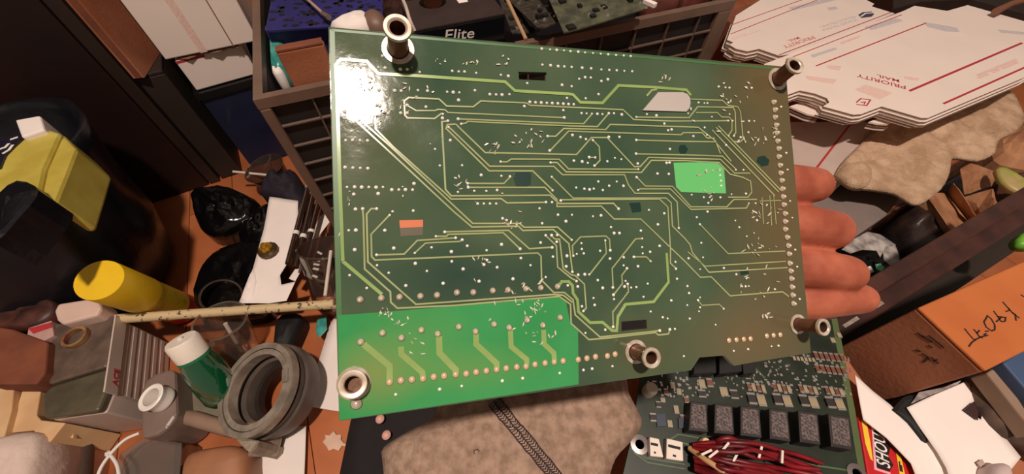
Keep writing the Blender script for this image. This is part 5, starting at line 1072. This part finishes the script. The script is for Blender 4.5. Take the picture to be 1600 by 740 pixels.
def finger(pts, rad):
    """(pixel x, pixel y, distance behind the board face) joints from knuckle to tip -> closed tapered tube with a round tip"""
    P = smooth_path([BP(x, y, -o_) for x, y, o_ in pts], 6); n = len(P)
    seg = [0]
    for i in range(1, n): seg.append(seg[-1] + (P[i] - P[i - 1]).length)
    R = []
    m_ = len(rad) - 1
    for i in range(n):
        t = i / (n - 1) * m_; k = min(int(t), m_ - 1); R.append(rad[k] + (rad[k + 1] - rad[k]) * (t - k))
    tip = P[-1]; d = (P[-1] - P[-2]).normalized(); r = R[-1]
    for a in (20, 40, 58, 73, 85): P.append(tip + d * r * 1.05 * math.sin(math.radians(a))); R.append(r * math.cos(math.radians(a)))
    return tubev(P, R, 16)
hb = MB()
FING = [([(960, 330, 0.030), (1060, 305, 0.026), (1160, 292, 0.0165), (1225, 288, 0.0115), (1270, 289, 0.0110)], [0.0098, 0.0094, 0.0088, 0.0083, 0.0074]),
        ([(950, 375, 0.031), (1060, 362, 0.027), (1170, 352, 0.0175), (1240, 352, 0.0120), (1298, 359, 0.0115)], [0.0100, 0.0097, 0.0093, 0.0089, 0.0083]),
        ([(945, 425, 0.031), (1060, 418, 0.027), (1180, 412, 0.0175), (1255, 418, 0.0118), (1320, 427, 0.0112)], [0.0098, 0.0094, 0.0090, 0.0086, 0.0079]),
        ([(945, 458, 0.034), (1060, 462, 0.031), (1180, 472, 0.0215), (1260, 472, 0.0150), (1344, 466, 0.0145)], [0.0088, 0.0083, 0.0078, 0.0074, 0.0065])]
for pts, rad in FING: hb.add(*finger(pts, rad))
hb.add(*finger([(900, 400, 0.036), (905, 330, 0.034), (930, 260, 0.027), (975, 215, 0.017), (1010, 195, 0.0145)], [0.015, 0.0135, 0.011, 0.0098, 0.0085]))   # thumb
for a, b, r0_, r1_ in (((965, 335, 0.030), (860, 420, 0.042), 0.0125, 0.017), ((955, 380, 0.031), (858, 430, 0.043), 0.0130, 0.017), ((950, 425, 0.031), (855, 440, 0.044), 0.0128, 0.017), ((948, 456, 0.034), (852, 448, 0.045), 0.0115, 0.017)):
    P = [BP(a[0] + (b[0] - a[0]) * t / 4, a[1] + (b[1] - a[1]) * t / 4, -(a[2] + (b[2] - a[2]) * t / 4)) for t in range(5)]
    hb.add(*tubev(P, [r0_ + (r1_ - r0_) * t / 4 for t in range(5)], 16))
wr0 = BP(858, 436, -0.044); el0 = G(800, 600, 0.215)
P = [wr0, wr0 + (el0 - wr0) * 0.25, wr0 + (el0 - wr0) * 0.55, el0]
hb.add(*tubev(smooth_path(P, 5), [0.023, 0.0228, 0.0235, 0.025, 0.0265, 0.0278, 0.029, 0.03, 0.0308, 0.0315, 0.032, 0.0325, 0.033, 0.0335, 0.034, 0.034], 20))
hand = hb.build('hand', m_skin)
rm = hand.modifiers.new('fuse', 'REMESH'); rm.mode = 'VOXEL'; rm.voxel_size = 0.0009
smo = hand.modifiers.new('smooth', 'SMOOTH'); smo.factor = 0.5; smo.iterations = 4
dg = bpy.context.evaluated_depsgraph_get(); me = bpy.data.meshes.new_from_object(hand.evaluated_get(dg)); hand.modifiers.clear(); hand.data = me
for p in me.polygons: p.use_smooth = True
if not me.materials: me.materials.append(m_skin)
tag(hand, 'bare hand under the board, four fingertips past its right edge', 'hand')
m_nail = M('finger_nail', (150, 112, 108), 0.3, vary=0.1)
for pts, rad in FING:                                    # nails, on the far side of the tips
    a, b = BP(pts[-2][0], pts[-2][1], -pts[-2][2]), BP(pts[-1][0], pts[-1][1], -pts[-1][2]); d = (b - a).normalized(); r = rad[-1]
    s = d.cross(BN).normalized(); v = []; f = []
    for i in range(6):
        for j in range(7):
            an = math.radians(-52 + j * 104 / 6); rr = r * (1.04 - 0.10 * (i / 5) ** 2)
            v.append(b + d * (r * (-0.7 + i * 0.34)) + (-BN * math.cos(an) + s * math.sin(an)) * rr)
    for i in range(5):
        for j in range(6): f.append([i * 7 + j, i * 7 + j + 1, (i + 1) * 7 + j + 1, (i + 1) * 7 + j])
    obj('nail', v, f, m_nail, hand, smooth=True, solid=0.0005)

# ------------------------------------------------------------------ second circuit board, component side up
Z2 = CZ + 0.016
m_p2 = M('second_board_green', (32, 43, 28), 0.45, c2=(18, 27, 18), scale=60)
m_lite = M('second_board_edge', (86, 102, 62), 0.45)
b2 = thing('circuit_board', G(1150, 650, CZ + 0.0005), 'dark green circuit board with six relays lying below the held board', 'circuit board')
slab('laminate', [(1000, 590), (1015, 556), (1308, 497), (1336, 640), (1356, 760), (1366, 810), (985, 810), (972, 745), (985, 690)], Z2, 0.0016, m_p2, b2, bevel=0.0002)
slab('edge_band', [(1299, 498), (1308, 497), (1336, 640), (1356, 760), (1346, 760), (1326, 640)], Z2 + 0.0001, 0.0001, m_lite, b2)
for x, y in ((1020, 580), (1300, 540), (1345, 790), (1000, 790)):
    q = G(x, y, Z2 - 0.002); lathe('foot', [(0.003, 0), (0.003, Z2 - 0.0017 - CZ - 0.0006)], Vector((q.x, q.y, CZ + 0.0005)), m_st, b2, seg=12)
m_rel = M('relay_black', (46, 38, 38), 0.55, c2=(34, 28, 28), scale=90)
m_scuff = M('relay_print', (112, 98, 96), 0.7, c2=(60, 50, 50), scale=700, lo=0.42, hi=0.58)
rels = [((1079, 626), (1105, 629), (1107, 675), (1076, 672)), ((1117, 629), (1145, 632), (1148, 679), (1116, 676)), ((1157, 633), (1187, 636), (1191, 684), (1157, 680)), ((1202, 637), (1231, 640), (1236, 690), (1203, 685)), ((1247, 640), (1278, 644), (1283, 695), (1250, 690)), ((1294, 645), (1328, 650), (1333, 703), (1299, 697))]
RH = 0.011
for k, px in enumerate(rels):
    P = [G(x, y, Z2 + RH) for x, y in px]
    r = prism('relay', P, (0, 0, -RH + 0.0002), m_rel, b2, bevel=0.0006)
    c = sum(P, Vector()) / 4
    prism('relay_marking', [c + (p - c) * 0.8 + Vector((0, 0, 0.0001)) for p in P], (0, 0, -0.00005), m_scuff, r)
m_cer = M('resistor_body', (120, 74, 58), 0.5, vary=0.3, scale=400)
m_cap = M('capacitor_tan', (168, 150, 120), 0.5, vary=0.2)
m_term = M('chip_terminal', (222, 216, 208), 0.25, 0.8)
D1 = (G(1200, 600, Z2) - G(1100, 600, Z2)).normalized(); D1 = Vector((D1.x, D1.y, 0)); D1 = (D1 * 0.995 - Vector((0, 1, 0)) * 0.06).normalized(); D2 = Vector((-D1.y, D1.x, 0))
def smd(x, y, l, w_, h, mat):
    c = G(x, y, Z2 + 0.0001)
    r = box('chip_component', c - D1 * w_ / 2 - D2 * l * 0.32, D1 * w_, D2 * l * 0.64, (0, 0, h), mat, b2)
    for s in (-1, 1):
        box('terminal', c - D1 * w_ / 2 + D2 * (l * 0.41 * s - l * 0.09), D1 * w_, D2 * l * 0.18, (0, 0, h * 1.05), m_term, r)
for row, (x0, y0) in enumerate(((1274, 556), (1276, 576))):
    for k in range(6): smd(x0 + k * 8.2, y0 + k * 0.8, 0.0062, 0.0026, 0.0012, m_cer)
for k in range(6): smd(1240 + k * 6, 560 + k * 0.5, 0.0030, 0.0018, 0.001, m_cap)
for gx, gy in ((1169, 604), (1209, 605), (1250, 607), (1291, 610)):
    for k in range(4): smd(gx + k * 7.6, gy + k * 1.2, 0.0055, 0.0024, 0.0012, m_cap if k % 2 else m_cer)
    for k in range(2): smd(gx + 4 + k * 15, gy + 19 + k * 3, 0.0075, 0.0052, 0.0018, m_cap if k else m_rel)
for x, y, l, w_, mt in ((1096, 600, 0.006, 0.004, m_cap), (1108, 598, 0.006, 0.004, m_cer), (1096, 615, 0.005, 0.005, m_rel), (1130, 612, 0.006, 0.005, m_cap), (1146, 616, 0.006, 0.005, m_rel), (1050, 602, 0.004, 0.003, m_cap), (1040, 612, 0.004, 0.003, m_cer), (1060, 612, 0.004, 0.003, m_cap), (1028, 632, 0.004, 0.003, m_rel), (1020, 652, 0.005, 0.004, m_rel), (1056, 640, 0.005, 0.003, m_cap), (1066, 654, 0.005, 0.003, m_cer), (1046, 662, 0.004, 0.003, m_cap), (1035, 625, 0.003, 0.003, m_cap), (1072, 625, 0.004, 0.003, m_cer), (1300, 532, 0.004, 0.003, m_cap), (1310, 524, 0.004, 0.003, m_cap), (1022, 600, 0.004, 0.003, m_rel)):
    smd(x, y, l, w_, 0.0012, mt)
for px in ([(1085, 548), (1118, 545), (1120, 582), (1084, 584)], [(1124, 548), (1158, 545), (1160, 580), (1124, 584)], [(1160, 566), (1180, 562), (1182, 582), (1162, 584)]):
    slab('shadow_block', px, Z2 + 0.009, 0.0088, m_black, b2, bevel=0.0006)  # black blocks added for the deep shadow under the held board
m_ic = M('ic_blue_grey', (70, 78, 92), 0.3, vary=0.15)
for px in ([(1025, 646), (1040, 645), (1042, 665), (1027, 666)], [(1060, 652), (1070, 652), (1071, 668), (1061, 669)]):
    slab('ic_package', px, Z2 + 0.0018, 0.0017, m_ic, b2, bevel=0.0002)
mb = MB(); random.seed(21)
for k in range(260):
    x = random.uniform(1005, 1330); y = random.uniform(556, 622)
    c = G(x, y, Z2 + 0.0001); mb.add(*boxv(c, D1 * random.uniform(0.0006, 0.002), D2 * random.uniform(0.0006, 0.002), Vector((0, 0, random.uniform(0.0003, 0.001)))))
s_ = mb.build('solder_specks', m_term, b2); s_['kind'] = 'stuff'
ptr = [([(1180, 575), (1195, 590)], 3), ([(1100, 685), (1060, 678), (1040, 690)], 2), ([(985, 700), (1010, 715), (1070, 725)], 1.5), ([(990, 706), (1012, 722), (1070, 732)], 1.5), ([(1060, 690), (1100, 700), (1330, 735)], 2.5)]
for pts, w_ in ptr:
    v, f = ribbonv([G(x, y, Z2 + 0.00005) for x, y in pts], w_ * 0.0004, UPN, 0.00006); obj('copper_trace', v, f, M('trace2', (80, 104, 70), 0.4), b2)
q = G(1012, 612, Z2); lathe('round_post', [(0.0042, 0.0001), (0.0042, 0.009), (0.0036, 0.010), (0.001, 0.010)], q, M('post_cream', (206, 194, 172), 0.4), b2)
for x, y in ((999, 694), (1338, 740)):
    q = G(x, y, Z2); lathe('mounting_ring', [(0.0028, 0.0001), (0.0056, 0.0001), (0.0056, 0.0008), (0.0028, 0.0010)], q, M('ring_tin', (170, 158, 156), 0.3, 0.8), b2, closed=True)
    lathe('hole', [(0.0005, 0.00012), (0.0027, 0.00012)], q, m_black, b2)
m_con = M('connector_white', (232, 218, 206), 0.5, vary=0.05)
for px in ([(1015, 682), (1030, 685), (1037, 714), (1016, 712)], [(1042, 684), (1067, 690), (1068, 720), (1041, 716)]):
    c_ = slab('connector', px, Z2 + 0.006, 0.0059, m_con, b2, bevel=0.0005)
    P = [G(x, y, Z2 + 0.0062) for x, y in px]
    prism('slot', [P[0] + (P[1] - P[0]) * 0.1 + (P[3] - P[0]) * 0.28, P[0] + (P[1] - P[0]) * 0.85 + (P[3] - P[0]) * 0.28, P[0] + (P[1] - P[0]) * 0.85 + (P[3] - P[0]) * 0.42, P[0] + (P[1] - P[0]) * 0.1 + (P[3] - P[0]) * 0.42], (0, 0, -0.0001), m_black, c_)
    m4 = P[0] + (P[1] - P[0]) * 0.4 + (P[3] - P[0]) * 0.72
    prism('slot', [m4, m4 + (P[1] - P[0]) * 0.2, m4 + (P[1] - P[0]) * 0.2 + (P[3] - P[0]) * 0.1, m4 + (P[3] - P[0]) * 0.1], (0, 0, -0.0001), m_black, c_)
q = G(1098, 692, Z2); lathe('indicator_lamp', [(0.0030, 0.0001), (0.0030, 0.004), (0.0022, 0.006), (0.0004, 0.0066)], q, M('lamp_cream', (238, 212, 160), 0.4), b2)
# wires
m_rw = M('red_wire', (136, 20, 32), 0.45, c2=(84, 12, 20), scale=60)
random.seed(31)
for k in range(13):
    y0 = 696 + k * 3.2; x0 = 1086 + random.uniform(-3, 6)
    z = lambda t: Z2 + 0.003 + 0.012 * math.sin(math.pi * min(1, t * 1.2)) + 0.002 * (k % 3)
    pts = []
    for j in range(7):
        t = j / 6; pts.append(G(x0 + t * (205 - k * 6 + random.uniform(-14, 10)), y0 + t * (30 + k * 2) - 14 * math.sin(math.pi * t) * (1 if k < 4 else 0.4) + random.uniform(-4.5, 4.5), z(t) + random.uniform(0, 0.003)))
    o = tube('red_wire', smooth_path(pts, 4), 0.0014, m_rw, b2, seg=7)
o = tube('wire_loop', smooth_path([G(1120, 700, Z2 + 0.006), G(1122, 688, Z2 + 0.013), G(1140, 684, Z2 + 0.016), G(1156, 692, Z2 + 0.013), G(1160, 704, Z2 + 0.006)], 5), 0.0015, m_rw, b2, seg=8)
o = tube('wire_loop', smooth_path([G(1130, 712, Z2 + 0.006), G(1136, 700, Z2 + 0.012), G(1150, 700, Z2 + 0.012), G(1170, 690, Z2 + 0.012), G(1168, 712, Z2 + 0.006)], 5), 0.0015, m_rw, b2, seg=8)
tube('tan_wire', smooth_path([G(1078, 700, Z2 + 0.006), G(1100, 716, Z2 + 0.014), G(1124, 732, Z2 + 0.018), G(1150, 752, Z2 + 0.016)], 5), 0.0017, M('tan_wire', (206, 160, 112), 0.5), b2, seg=8)
for k, (x, y) in enumerate(((1096, 712), (1108, 716), (1128, 706), (1146, 722), (1186, 716), (1222, 724))):
    q = G(x, y, Z2 + 0.018); box('white_pin', q, rot2(20 + k * 9) * 0.007, rot2(110 + k * 9) * 0.0012, (0, 0, 0.0012), m_con, b2)
